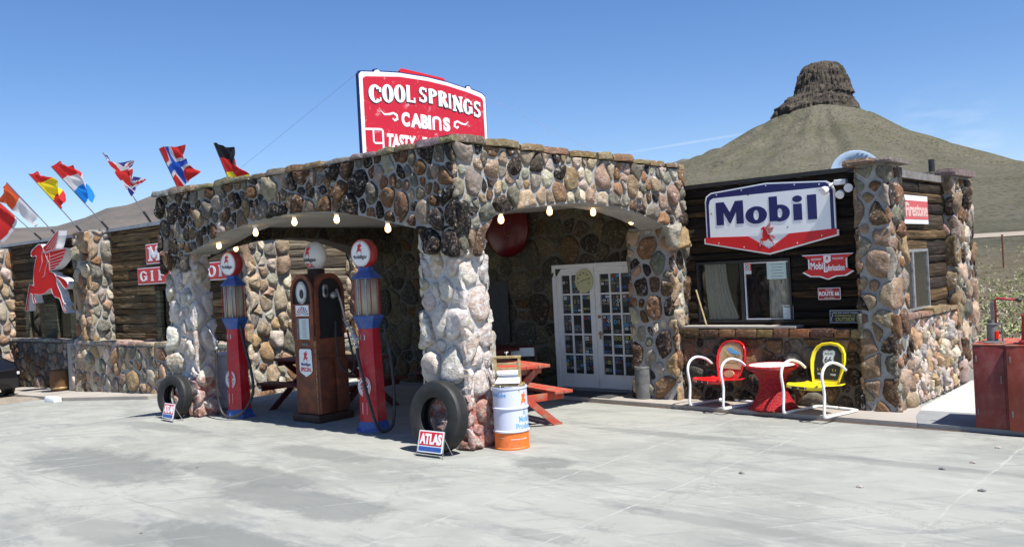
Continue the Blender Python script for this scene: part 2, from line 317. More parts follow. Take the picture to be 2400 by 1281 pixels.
# ------------------------------------------------------------------ mesh builder
def lin(c): return c
class MB:
    def __init__(s): s.v = []; s.f = []; s.m = []; s.c = []; s.mats = []; s.cur = 0; s.col = (1, 1, 1)
    def mat(s, name):
        if name not in s.mats: s.mats.append(name)
        s.cur = s.mats.index(name); return s
    def add(s, vs, fs, F=None):
        b = len(s.v)
        s.v.extend([tuple(F(*p)) if F else tuple(p) for p in vs])
        for f in fs: s.f.append(tuple(b+i for i in f)); s.m.append(s.cur); s.c.append(s.col)
        return s
    def box(s, x0, x1, y0, y1, z0, z1, F=None):
        v = [(x, y, z) for x in (x0, x1) for y in (y0, y1) for z in (z0, z1)]
        return s.add(v, [(0, 1, 3, 2), (4, 6, 7, 5), (0, 4, 5, 1), (2, 3, 7, 6), (0, 2, 6, 4), (1, 5, 7, 3)], F)
    def bbox(s, x0, x1, y0, y1, z0, z1, b=.01, F=None):      # bevelled box
        bm = bmesh.new(); bmesh.ops.create_cube(bm, size=1)
        for v in bm.verts: v.co = Vector(((x0+x1)/2+v.co.x*(x1-x0), (y0+y1)/2+v.co.y*(y1-y0), (z0+z1)/2+v.co.z*(z1-z0)))
        bmesh.ops.bevel(bm, geom=bm.edges[:], offset=b, segments=2, affect='EDGES', profile=.6)
        bm.verts.index_update()
        s.add([v.co[:] for v in bm.verts], [[v.index for v in f.verts] for f in bm.faces], F); bm.free(); return s
    def prism(s, poly, F, d0, d1, ends=True):                # poly (u,v), extruded from d0 to d1
        n = len(poly); a = sum(poly[i][0]*poly[(i+1) % n][1]-poly[(i+1) % n][0]*poly[i][1] for i in range(n))
        if a < 0: poly = poly[::-1]
        v = [(u, w_, d0) for u, w_ in poly]+[(u, w_, d1) for u, w_ in poly]
        f = [tuple(range(n, 2*n))]+[(i, (i+1) % n, n+(i+1) % n, n+i) for i in range(n)]
        if ends: f.append(tuple(range(n-1, -1, -1)))
        return s.add(v, f, F)
    def strip(s, A, B, F, d0, d1, closed=False):             # ribbon solid between two 2-D lines
        n = len(A); v = [(*p, d1) for p in A]+[(*p, d1) for p in B]+[(*p, d0) for p in A]+[(*p, d0) for p in B]; f = []
        for i in range(n if closed else n-1):
            j = (i+1) % n
            f += [(i, j, n+j, n+i), (i, 2*n+i, 2*n+j, j), (n+j, 3*n+j, 3*n+i, n+i)]
        if not closed: f += [(0, n, 3*n, 2*n), (n-1, 3*n-1, 4*n-1, 2*n-1)]
        return s.add(v, f, F)
    def stroke(s, pts, wd, F, d0, d1, closed=False):
        P = [Vector(p) for p in pts]; n = len(P); A = []; B = []
        for i in range(n):
            p0 = P[i-1] if (i > 0 or closed) else P[i]; p1 = P[(i+1) % n] if (i < n-1 or closed) else P[i]
            t = (p1-p0); t = t.normalized() if t.length > 1e-9 else Vector((1, 0)); nn = Vector((-t.y, t.x))
            ww = (wd[i] if isinstance(wd, (list, tuple)) else wd)/2
            A.append(tuple(P[i]-nn*ww)); B.append(tuple(P[i]+nn*ww))
        return s.strip(A, B, F, d0, d1, closed)
    def tube(s, pts, r, seg=8, F=None, cap=True, closed=False):
        P = [Vector(p) for p in pts]; n = len(P); v = []; f = []
        t0 = (P[1]-P[0]).normalized(); up_ = Vector((0, 0, 1)) if abs(t0.z) < .9 else Vector((1, 0, 0)); nx = t0.cross(up_).normalized()
        for i in range(n):
            if closed: t = (P[(i+1) % n]-P[i-1])
            else: t = (P[min(i+1, n-1)]-P[max(i-1, 0)])
            t.normalize(); nx = (nx-t*nx.dot(t)).normalized(); ny = t.cross(nx)
            rr = r[i] if isinstance(r, (list, tuple)) else r
            for k in range(seg):
                a = 2*math.pi*k/seg; v.append(tuple(P[i]+(nx*math.cos(a)+ny*math.sin(a))*rr))
        for i in range(n if closed else n-1):
            j = (i+1) % n
            for k in range(seg): f.append((i*seg+k, i*seg+(k+1) % seg, j*seg+(k+1) % seg, j*seg+k))
        if cap and not closed: f += [tuple(range(seg-1, -1, -1)), tuple((n-1)*seg+k for k in range(seg))]
        return s.add(v, f, F)
    def lathe(s, prof, seg=32, F=None, axis='z', phase=0):
        v = []; f = []; n = len(prof)
        for r, h in prof:
            for k in range(seg):
                a = 2*math.pi*(k+phase)/seg; x, y = r*math.cos(a), r*math.sin(a)
                v.append((x, y, h) if axis == 'z' else (x, h, y))
        for i in range(n-1):
            for k in range(seg):
                q = (i*seg+k, i*seg+(k+1) % seg, (i+1)*seg+(k+1) % seg, (i+1)*seg+k)
                f.append(q if axis == 'z' else q[::-1])
        if prof[0][0] > 1e-4: f.append(tuple(range(seg-1, -1, -1)) if axis == 'z' else tuple(range(seg)))
        if prof[-1][0] > 1e-4: b = (n-1)*seg; f.append(tuple(b+k for k in range(seg)) if axis == 'z' else tuple(b+seg-1-k for k in range(seg)))
        return s.add(v, f, F)
    def build(s, name, parent=None, smooth=False, loc=None, rot=None, angle=None):
        me = bpy.data.meshes.new(name); me.from_pydata(s.v, [], s.f)
        for m in s.mats: me.materials.append(MAT[m])
        me.polygons.foreach_set('material_index', s.m)
        at = me.color_attributes.new('Col', 'FLOAT_COLOR', 'CORNER'); buf = []
        for f, c in zip(s.f, s.c): buf.extend((c[0], c[1], c[2], 1.)*len(f))
        at.data.foreach_set('color', buf)
        if smooth or angle:
            me.polygons.foreach_set('use_smooth', [True]*len(me.polygons))
            if angle: me.set_sharp_from_angle(angle=R(angle))
        me.update()
        o = bpy.data.objects.new(name, me); C.objects.link(o)
        if parent: o.parent = parent
        if loc: o.location = loc
        if rot: o.rotation_euler = rot
        return o
def thing(name, label, cat, loc=(0, 0, 0), rz=0, group=None, kind=None, rot=None):
    o = bpy.data.objects.new(name, None); C.objects.link(o); o.location = loc; o.rotation_euler = rot or (0, 0, rz)
    o.empty_display_size = .1
    o['label'] = label; o['category'] = cat
    if group: o['group'] = group
    return o
def tag(o, label=None, cat=None, group=None, kind=None):
    if label: o['label'] = label
    if cat: o['category'] = cat
    if group: o['group'] = group
    if kind: o['kind'] = kind
    return o
def FY(Y, X0=0, Z0=0): return lambda u, v, d: (X0+u, Y-d, Z0+v)           # faces -Y
def FX(X): return lambda u, v, d: (X+d, u, v)                            # faces +X
def FP(P0, U, N): return lambda u, v, d: (P0[0]+U[0]*u+N[0]*d, P0[1]+U[1]*u+N[1]*d, v)
def rect(a, b, c, d): return [(a, c), (b, c), (b, d), (a, d)]
def rrect(a, b, c, d, r, n=4):
    P = []
    for cx, cy, a0 in ((b-r, c+r, -90), (b-r, d-r, 0), (a+r, d-r, 90), (a+r, c+r, 180)):
        for i in range(n+1): t = R(a0+90*i/n); P.append((cx+r*math.cos(t), cy+r*math.sin(t)))
    return P
def ell(cx, cy, rx, ry, n=28, a0=0, a1=360):
    return [(cx+rx*math.cos(R(a0+(a1-a0)*i/n)), cy+ry*math.sin(R(a0+(a1-a0)*i/n))) for i in range(n if a1-a0 == 360 else n+1)]
def lerp(a, b, t): return a+(b-a)*t
# built-in type, fitted into a box
_tc = {}
def text(mb, st, box, F, d0, d1, bold=0., shear=0.):
    key = (st, bold, shear)
    if key not in _tc:
        cu = bpy.data.curves.new('t', 'FONT'); cu.body = st; cu.offset = bold; cu.shear = shear; cu.resolution_u = 4; cu.fill_mode = 'FRONT'
        o = bpy.data.objects.new('t', cu); C.objects.link(o)
        dg = bpy.context.evaluated_depsgraph_get(); me = bpy.data.meshes.new_from_object(o.evaluated_get(dg))
        vs = [v.co[:2] for v in me.vertices]; fs = [tuple(p.vertices) for p in me.polygons]
        bpy.data.objects.remove(o); bpy.data.curves.remove(cu); bpy.data.meshes.remove(me); _tc[key] = (vs, fs)
    vs, fs = _tc[key]
    if not vs: return
    x0 = min(v[0] for v in vs); x1 = max(v[0] for v in vs); y0 = min(v[1] for v in vs); y1 = max(v[1] for v in vs)
    a, b, c, d = box
    P = [(lerp(a, b, (x-x0)/(x1-x0)), lerp(c, d, (y-y0)/(y1-y0))) for x, y in vs]
    def orient(f):
        ar = sum(P[f[i]][0]*P[f[(i+1) % len(f)]][1]-P[f[(i+1) % len(f)]][0]*P[f[i]][1] for i in range(len(f)))
        return f if ar > 0 else f[::-1]
    fs = [orient(f) for f in fs]
    n = len(P); cnt = {}
    for f in fs:
        for i in range(len(f)): cnt[(f[i], f[(i+1) % len(f)])] = 1
    side = [(a_, n+a_, n+b_, b_) for (a_, b_) in cnt if (b_, a_) not in cnt]
    mb.add([(x, y, d1) for x, y in P]+[(x, y, d0) for x, y in P], fs+side, F)
# stroke letters with slab serifs, unit height; returns list of drawing commands on (u,v)
def glyph(mb, ch, u0, v0, wd, ht, F, d, heavy=.24, thin=.1, serif=True, depth=.004):
    k = [0]
    def dd(): k[0] += 1; return d+depth+.0005*k[0]
    H_, T = heavy*wd, thin*ht
    def ln(x0, y0, x1, y1, t): mb.stroke([(u0+x0*wd, v0+y0*ht), (u0+x1*wd, v0+y1*ht)], t, F, d, dd())
    def V(x, y0=0, y1=1, t=None):
        ln(x, y0, x, y1, t or H_)
        if serif:
            for yy in ((y0,) if y0 == 0 else ())+((y1,) if y1 == 1 else ()):
                yc = yy+(T/ht/2 if yy == 0 else -T/ht/2); ln(x-.2, yc, x+.2, yc, T)
    def arc(cx, cy, rx, ry, a0, a1, tx=None, ty=None):
        tx = H_ if tx is None else tx; ty = T if ty is None else ty; n = 22; A = []; B = []
        for i in range(n+1):
            a = R(a0+(a1-a0)*i/n); A.append((u0+(cx+rx*math.cos(a))*wd, v0+(cy+ry*math.sin(a))*ht))
            B.append((u0+cx*wd+(rx*wd-tx)*math.cos(a), v0+cy*ht+(ry*ht-ty)*math.sin(a)))
        mb.strip(A, B, F, d, dd())
    if ch == 'C': arc(.5, .5, .5, .5, 40, 320); ln(.87, .62, .87, .88, T*1.2); ln(.87, .14, .87, .34, T*.8)
    elif ch == 'O': arc(.5, .5, .5, .5, 0, 360)
    elif ch == 'G': arc(.5, .5, .5, .5, 45, 330); ln(.86, .1, .86, .48, H_*.9); ln(.6, .46, 1., .46, T); ln(.87, .66, .87, .88, T)
    elif ch == 'L': V(.25); ln(.25, T/ht/2, .95, T/ht/2, T); ln(.9, 0, .9, .3, T)
    elif ch == 'S':
        arc(.5, .73, .42, .27, 30, 270, H_*.8, T*1.3); arc(.5, .27, .44, .27, -150, 90, H_*.8, T*1.3)
        ln(.86, .7, .86, .95, T*.9); ln(.12, .05, .12, .3, T*.9)
    elif ch == 'P': V(.25); arc(.45, .74, .5, .26, -90, 90); ln(.25, .97, .5, .97, T*.9); ln(.25, .51, .5, .51, T*.9)
    elif ch == 'R': V(.25); arc(.45, .74, .46, .26, -90, 90); ln(.25, .97, .5, .97, T*.9); ln(.25, .51, .5, .51, T*.9); ln(.5, .5, .86, .03, H_*.95); ln(.7, .05, 1., .05, T)
    elif ch == 'I': V(.5)
    elif ch == 'N': V(.18, t=H_*.6); V(.85, t=H_*.6); ln(.14, .97, .86, .04, H_)
    elif ch == 'M': V(.14, t=H_*.75); V(.86, t=H_*.75); ln(.12, .97, .5, .25, H_*.8); ln(.88, .97, .5, .25, H_*.8)
    elif ch == 'F': V(.25); ln(.25, .95, .95, .95, T); ln(.25, .52, .75, .52, T); ln(.92, .7, .92, 1, T*.8); ln(.74, .4, .74, .64, T*.7)
    elif ch == 'T': V(.5); ln(.02, .94, .98, .94, T); ln(.05, .68, .05, 1, T*.8); ln(.95, .68, .95, 1, T*.8)
    elif ch == 'H': V(.22); V(.78); ln(.22, .5, .78, .5, T)
    elif ch == 'A': ln(.1, 0, .48, 1, H_*.6); ln(.9, 0, .52, 1, H_); ln(.25, .35, .75, .35, T)
# winged horse, traced once in unit-less board coordinates (y down)
HB = [(320, 238), (285, 235), (265, 250), (222, 292), (190, 330), (187, 378), (202, 400), (226, 396), (240, 382), (262, 395), (250, 440), (236, 500), (224, 600), (220, 700), (226, 778), (168, 755), (158, 800), (148, 880), (130, 985), (114, 1100), (142, 1108), (152, 1000), (170, 900), (182, 872), (204, 890), (210, 960), (228, 1005), (250, 996), (236, 945), (228, 886), (300, 894), (370, 876), (425, 822), (452, 815), (466, 870), (500, 922), (560, 942), (582, 1000), (600, 1070), (626, 1120), (660, 1134), (648, 1108), (622, 1072), (606, 1012), (655, 1030), (610, 990), (592, 940), (576, 870), (545, 800), (526, 750), (522, 690), (512, 650), (485, 608), (450, 592), (432, 590), (440, 540), (436, 440), (430, 345), (372, 350), (345, 290)]
HT = [(518, 640), (560, 655), (622, 690), (655, 722), (672, 762), (664, 806), (642, 822), (600, 778), (562, 712), (524, 676)]
HW1 = [(370, 345), (440, 325), (650, 285), (636, 350), (600, 440), (540, 520), (485, 566), (430, 574), (425, 470), (395, 420)]
HW2 = [(352, 345), (350, 268), (400, 232), (470, 140), (532, 62), (550, 58), (545, 120), (520, 240), (500, 296), (430, 320)]
FEATH = [[(430, 400), (628, 330)], [(435, 440), (615, 375)], [(438, 475), (595, 425)], [(440, 510), (570, 470)], [(440, 545), (530, 515)], [(390, 300), (540, 90)], [(420, 300), (540, 130)], [(450, 300), (535, 170)], [(480, 298), (528, 215)]]
def horse(mb, F, cx, cy, hgt, d0, d1, aspect=1.25, red=None, outline=None, lw=.006, line_mat='flag_white'):
    sc_ = hgt/1080.; f = lambda P: [(cx+(x-385)*sc_*aspect, cy-(y-595)*sc_) for x, y in P]
    if red: mb.mat(red)
    for i, P in enumerate((HB, HT, HW1, HW2)): mb.prism(f(P), F, d0, d1+i*.0006)
    if outline:
        mb.mat(line_mat)
        for P in (HB, HT, HW1, HW2): mb.stroke(f(P), lw, F, d1+.003, d1+.006, True)
        for P in FEATH: mb.stroke(f(P), lw*.8, F, d1+.003, d1+.0055)

# ------------------------------------------------------------------ rubble masonry
def cells(reg, sp, aspect, seed, ok=None, vary=.35):
    r = random.Random(seed); u0, u1, v0, v1 = reg; pts = []
    n = int((u1-u0)*(v1-v0)/(sp*sp*aspect)*30)+60
    for _ in range(n):
        big = 1+vary*r.choice((-1, -.8, -.3, 0, .2, .6, 1.1)); rad = sp*big*.5
        p = (r.uniform(u0, u1), r.uniform(v0, v1))
        if ok and not ok(*p): continue
        if all(math.hypot(p[0]-q[0], (p[1]-q[1])/aspect) > (rad+q[2])*.93 for q in pts): pts.append((p[0], p[1], rad))
    out = []
    for i, (x, y, ri) in enumerate(pts):
        th = r.uniform(-.4, .4)
        poly = [(x+ri*2.1*math.cos(a*math.pi/6), y+ri*2.1*aspect*math.sin(a*math.pi/6)) for a in range(12)]
        for j, (x2, y2, rj) in enumerate(pts):
            if i == j: continue
            dx, dy = x2-x, (y2-y)/aspect; L = math.hypot(dx, dy)
            if L > (ri+rj)*3: continue
            t = ri/(ri+rj); nx, ny = dx/L, dy/L; lim = L*t
            new = []; m = len(poly)
            for k in range(m):
                a, b = poly[k], poly[(k+1) % m]
                da = (a[0]-x)*nx+((a[1]-y)/aspect)*ny-lim; db = (b[0]-x)*nx+((b[1]-y)/aspect)*ny-lim
                if da <= 0: new.append(a)
                if da*db < 0: q = da/(da-db); new.append((a[0]+(b[0]-a[0])*q, a[1]+(b[1]-a[1])*q))
            poly = new
            if len(poly) < 3: break
        if len(poly) >= 3: out.append(((x, y, ri), poly))
    return out
def stones(mb, F, reg, sp, hgt, pal, seed, aspect=1.15, gap=.018, ok=None, clamp=None, ext=0., vary=.35, rough=1., bright=(.75, 1.25)):
    r = random.Random(seed*13+1); mb_ = mb
    for (x, y, ri), poly in cells(reg, sp, aspect, seed, ok, vary):
        if clamp: poly = [clamp(*p) for p in poly]
        else: poly = [(min(max(p[0], reg[0]-ext), reg[1]+ext), min(max(p[1], reg[2]), reg[3])) for p in poly]
        cx = sum(p[0] for p in poly)/len(poly); cy = sum(p[1] for p in poly)/len(poly)
        # shrink by the mortar joint
        q = []
        for p in poly:
            d = math.hypot(p[0]-cx, p[1]-cy)
            if d < 1e-6: continue
            k = max(0, d-gap*r.uniform(.7, 2.1))/d; q.append((cx+(p[0]-cx)*k, cy+(p[1]-cy)*k))
        if len(q) < 3: continue
        q = [(a+r.uniform(-.09, .09)*ri, b+r.uniform(-.09, .09)*ri) for a, b in q]
        for it in range(r.choice((1, 2, 2))):
            nq = []
            for k in range(len(q)):
                a, b = q[k], q[(k+1) % len(q)]; nq += [(a[0]*.78+b[0]*.22, a[1]*.78+b[1]*.22), (a[0]*.22+b[0]*.78, a[1]*.22+b[1]*.78)]
            q = nq
            if len(q) > 26: q = q[::2]
        ar = abs(sum(q[i][0]*q[(i+1) % len(q)][1]-q[(i+1) % len(q)][0]*q[i][1] for i in range(len(q))))/2
        if ar < .0011: continue
        if sum(q[i][0]*q[(i+1) % len(q)][1]-q[(i+1) % len(q)][0]*q[i][1] for i in range(len(q))) < 0: q = q[::-1]
        H = hgt*r.uniform(.45, 1.35)*min(1.3, max(.5, math.sqrt(ar)/sp)); c = r.choice(pal); g = r.uniform(*bright)
        mb_.col = tuple(min(.8, ch*g*r.uniform(.93, 1.07)) for ch in c)
        tx, ty = r.uniform(-.5, .5)*H/sp, r.uniform(-.5, .5)*H/sp; sd = r.uniform(0, 99)
        n = len(q); vs = []; rings = [(1., -.35), (1., .1), (.965, .45), (.88, .74), (.72, .92), (.5, 1.), (.25, 1.03)]; fr_ = 1.6/math.sqrt(ar)
        for sc_, hh in rings:
            for (px, py) in q:
                ux, uy = cx+(px-cx)*sc_, cy+(py-cy)*sc_
                nn = noise.noise(Vector((ux*fr_, uy*fr_, sd)))*.75+(abs(noise.noise(Vector((ux*fr_*2.3, uy*fr_*2.3, sd))))-.2)*.95+noise.noise(Vector((ux*fr_*5.5, uy*fr_*5.5, sd)))*.3
                k = 1+.1*nn*rough if sc_ > .9 else 1
                hh2 = H*(hh+(nn*.45*rough if hh > 0 else 0)+((ux-cx)*tx+(uy-cy)*ty)/H*(hh > .3)*1.)
                vs.append((cx+(ux-cx)*k, cy+(uy-cy)*k, hh2))
        vs.append((cx, cy, H*(1+.3*noise.noise(Vector((cx*9, cy*9, sd))))))
        fs = []
        for k in range(len(rings)-1):
            for i in range(n): j = (i+1) % n; fs.append((k*n+i, k*n+j, (k+1)*n+j, (k+1)*n+i))
        b = (len(rings)-1)*n
        for i in range(n): fs.append((b+i, b+(i+1) % n, len(vs)-1))
        mb_.add(vs, fs, F)
DK = [(.03, .022, .018), (.018, .016, .016), (.05, .04, .035)]
RU = [(.13, .07, .035), (.19, .1, .05), (.09, .055, .032), (.23, .13, .07)]
TA = [(.26, .18, .1), (.22, .16, .11), (.3, .22, .15)]
GR = [(.19, .18, .145), (.12, .115, .095), (.26, .245, .2)]
PK = [(.38, .32, .24), (.46, .4, .32), (.32, .24, .17)]
P_CAN = [tuple(x*.8 for x in c) for c in DK*2+RU*2+TA+GR+PK[:2]]  # canopy front: darkened, the shade on this face sits in the colour
P_SIDE = [tuple(x*1.35 for x in c) for c in DK+RU+TA*2+GR*2+PK*2]  # canopy side: lightened, sunlight on this face is put into the tones
P_PIL = [(.58, .53, .47), (.64, .59, .53), (.56, .44, .37), (.52, .41, .27), (.7, .66, .6), (.48, .44, .4), (.66, .57, .5)]
P_DARK = DK*3+RU*2+GR[:2]+TA[1:2]+[(.07, .05, .04)]*2
P_RWS = [(.56, .46, .37), (.6, .5, .42), (.46, .38, .33), (.55, .37, .28), (.4, .38, .35), (.62, .55, .48), (.46, .32, .19)]
P_LW = [tuple(x*1.3 for x in c) for c in TA*2+GR*2+PK+RU[:2]+[(.33, .28, .22)]]  # left wing stones lifted to carry sunlight in their colour
P_IN = [(.09, .08, .055), (.045, .04, .03), (.12, .1, .062), (.075, .073, .053), (.14, .09, .045), (.13, .115, .07)]  # stones under the canopy, toned dark with its shade in the colour
def coping(mb, P0, P1, z0, z1, wdt, seed, pal, over=.05, zf=None):      # flat cap stones end to end
    r = random.Random(seed); P0 = Vector(P0); P1 = Vector(P1); L = (P1-P0).length; t = (P1-P0)/L; nrm = Vector((t.y, -t.x)); a = -.05
    while a < L:
        l = min(r.uniform(.28, .6), L+.06-a)
        if l < .08: break
        zz = lerp(z0, z1, max(0, a)/L); h = r.uniform(.055, .1); ov = over*r.uniform(.5, 1.5)
        mb.col = tuple(c*r.uniform(.85, 1.15) for c in r.choice(pal)); vs = []; n = 7
        for i in range(n+1):
            for (dd_, hh) in ((-ov, 0.), (-ov*1.1, h*.5), (-ov*.8, h), (wdt*.5, h), (wdt+ov*.4, h), (wdt+ov*.4, 0.)):
                p = P0+t*(a+.008+(l-.016)*i/n)-nrm*dd_
                q = noise.noise(Vector((p.x*6, p.y*6, seed+dd_*5+hh)))*.022
                e = .012 if i in (0, n) else 0
                vs.append((p.x+nrm.x*(q-e*(dd_ < 0)), p.y+nrm.y*(q-e*(dd_ < 0)), zz+hh-(e if hh > 0 else 0)+q*.6))
        fs = [(0, 1, 2, 3, 4, 5), tuple(n*6+k for k in (5, 4, 3, 2, 1, 0))]
        for i in range(n):
            for k in range(6): fs.append((i*6+(k+1) % 6, i*6+k, (i+1)*6+k, (i+1)*6+(k+1) % 6))
        mb.add(vs, [f[::-1] for f in fs]); a += l
def planks(mb, F, u0, u1, v0, v1, seed, pal, holes=(), ph=(.14, .24), thick=.05):
    r = random.Random(seed); v = v0
    while v < v1-.03:
        h = min(r.uniform(*ph), v1-v); segs = [(u0, u1)]
        for (a, b, c, d) in holes:
            if v+h*.5 > c and v+h*.5 < d:
                ns = []
                for (p, q) in segs:
                    if b <= p or a >= q: ns.append((p, q))
                    else:
                        if a > p: ns.append((p, a))
                        if b < q: ns.append((b, q))
                segs = ns
        for (p, q) in segs:
            a = p
            while a < q-.02:
                l = min(r.uniform(1.1, 3.2), q-a)
                if q-a-l < .3: l = q-a
                c = r.choice(pal); g = r.uniform(.6, 1.4); mb.col = tuple(x*g for x in c); n = max(2, int(l/.12)); dd_ = r.uniform(-.012, .02); vs = []
                for i in range(n+1):
                    u = a+.006+(l-.012)*i/n; w1 = noise.noise(Vector((u*3, v*7, seed)))*.011; w2 = noise.noise(Vector((u*3, v*7+5, seed)))*.011; w3 = noise.noise(Vector((u*4, v*5+9, seed)))*.012
                    vs += [(u, v+.008+w1, -.03), (u, v+.008+w1, thick*.7+dd_+w3), (u, v+h*.3, thick+dd_+w3), (u, v+h*.72, thick+dd_-w3), (u, v+h-.006+w2, thick*.7+dd_), (u, v+h-.006+w2, -.03)]
                fs = [(5, 4, 3, 2, 1, 0), tuple(n*6+k for k in range(6))]
                for i in range(n):
                    for k in range(5): fs.append((i*6+k, i*6+k+1, (i+1)*6+k+1, (i+1)*6+k)[::-1])
                mb.add(vs, fs, F); a += l
        v += h
W_DARK = [(.05, .033, .02), (.028, .02, .015), (.08, .048, .022), (.04, .03, .022)]
W_LW = [(.25, .16, .075), (.15, .1, .05), (.33, .23, .115), (.1, .07, .04), (.24, .18, .1)]
W_SIDE = [(.33, .28, .2), (.28, .24, .18), (.38, .31, .21), (.24, .2, .15)]

# ================================================================== GROUND
GZ = lambda x: 0. if x > -14.3 else (-.245*(-14.3-x)/2.45 if x > -16.75 else (-.245-.031*(-16.75-x)))
mb = MB().mat('concrete'); xs = [-46, -36, -29, -24, -20, -16.75, -15.5, -14.3, -9, -4, 0, 3, 6, 10]; ys = [-9, 0, 5, 9, 11.0, 12.2, 17.5]
vs = [(x, y, GZ(x)) for x in xs for y in ys]; ny = len(ys)
mb.add(vs, [(i*ny+j, (i+1)*ny+j, (i+1)*ny+j+1, i*ny+j+1) for i in range(len(xs)-1) for j in range(ny-1)])
mb.add([(-46, -9, -1.6), (10, -9, -1.6), (10, 17.5, -2.2), (-46, 17.5, -2.2), (-46, -9, GZ(-46)), (10, -9, 0), (10, 17.5, 0), (-46, 17.5, GZ(-46))], [(0, 1, 5, 4), (1, 2, 6, 5), (2, 3, 7, 6), (3, 0, 4, 7)])
tag(mb.build('forecourt'), kind='structure')
mb = MB().mat('planter_wood'); vs = []
for i_ in range(61):
    x = -9.4+7.6*i_/60; y = 11.47-.0504*(x+9.4)-.006; e = .006*noise.noise(Vector((x*3, 0, 0)))
    vs += [(x, y-.028+e*2, .005), (x, y+e, .005)]
mb.add(vs, [(2*i_, 2*i_+2, 2*i_+3, 2*i_+1) for i_ in range(60)]); tag(mb.build('expansion_joint'), kind='structure')
# raised walkway in front of the store
mb = MB().mat('slab')
mb.prism([(-9.4, 11.47), (-3.45, 11.17), (-3.6, 11.62), (-3.75, 12.4), (-9.7, 12.4)], lambda u, v, d: (u, v, d), .004, .06)
tag(mb.build('walkway'), kind='structure')
mb = MB().mat('slab_grey'); mb.prism([(-3.445, 11.17), (-1.2, 11.05), (-1.2, 12.1), (-3.74, 12.1), (-3.6, 11.62)], lambda u, v, d: (u, v, d), .004, .058)
tag(mb.build('side_path'), kind='structure')
mb = MB().mat('slab_white'); mb.prism([(-3.74, 12.105), (-1.2, 12.105), (-1.2, 17.2), (-3.9, 17.2)], lambda u, v, d: (u, v, d), .004, .056)
tag(mb.build('side_pavement'), kind='structure')
mb = MB().mat('dirt'); n = 24; vs = []; 
for i in range(n+1):
    for j in range(7):
        x = -34+10.2*i/n; y = 8.3+2.5*j/6-.6*(i < 14)*0; e = min(i, n-i, j, 6)
        vs.append((x, y+.25*math.sin(x*1.3), GZ(x)+(.004 if e == 0 else .03+.03*noise.noise(Vector((x, y, 0))))))
mb.add(vs, [(i*7+j, (i+1)*7+j, (i+1)*7+j+1, i*7+j+1) for i in range(n) for j in range(6)])
tag(mb.build('dirt_strip', smooth=True), kind='structure')
mb = MB().mat('slab'); mb.prism([(-34, 9.75), (-22.4, 9.2), (-19.6, 9.9), (-19.6, 10.7), (-34, 10.7)], lambda u, v, d: (u, v, d+GZ(u)), .004, .075)
tag(mb.build('pavement'), kind='structure')
mb = MB().mat('sign_white'); mb.bbox(-22.85, -22.3, 8.95, 9.15, -.46, -.3, .05)
tag(mb.build('kerb_stone', angle=40), 'white painted kerb block at the end of the dirt strip left of the store', 'kerb block')
# ---- desert: one sheet of terrain to the horizon
def lvl(t, g):                       # level view frame (lateral ratio, distance) -> world x,y
    a = t*g; return a*math.cos(YAW)-g*math.sin(YAW), a*math.sin(YAW)+g*math.cos(YAW)
CN = [0, 40, 60, 82, 115, 160, 210, 270, 340, 430, 550, 700, 900, 1300, 3000]
CR_ = [234, 226, 220, 206, 186, 160, 136.5, 111, 92, 78, 64, 49, 30, 7, 0]; CL_ = [234, 231, 225.9, 214.4, 197.9, 174, 156.5, 139, 118, 98, 78, 57, 33, 8, 0]
RID_T = [-3, -1.2, -.8, -.62, -.563, -.55, -.502, -.469, -.445, -.42, -.40, -.37, -.3, -.2, 0, .1, .15, .186, .195, .21, .25, .4, .7, 1.2, 3]
RID_E = [.02, .05, .07, .09, .080, .0765, .0759, .0836, .0927, .0953, .102, .1126, .115, .09, .08, .09, .105, .1105, .1135, .1125, .07, .02, .02, .03, .02]
CG = 1400.; CX, CY = lvl(.352, CG)
th = np.concatenate([np.linspace(-math.pi, -1.05, 22)[:-1], np.linspace(-1.05, .05, 170)[:-1], np.linspace(.05, .62, 330)[:-1], np.linspace(.62, math.pi, 30)])
rr = np.concatenate([[3.], np.geomspace(14, 300, 70)[:-1], np.geomspace(300, 1700, 150)[:-1], np.geomspace(1700, 6000, 26)])
vs = []; cols = []
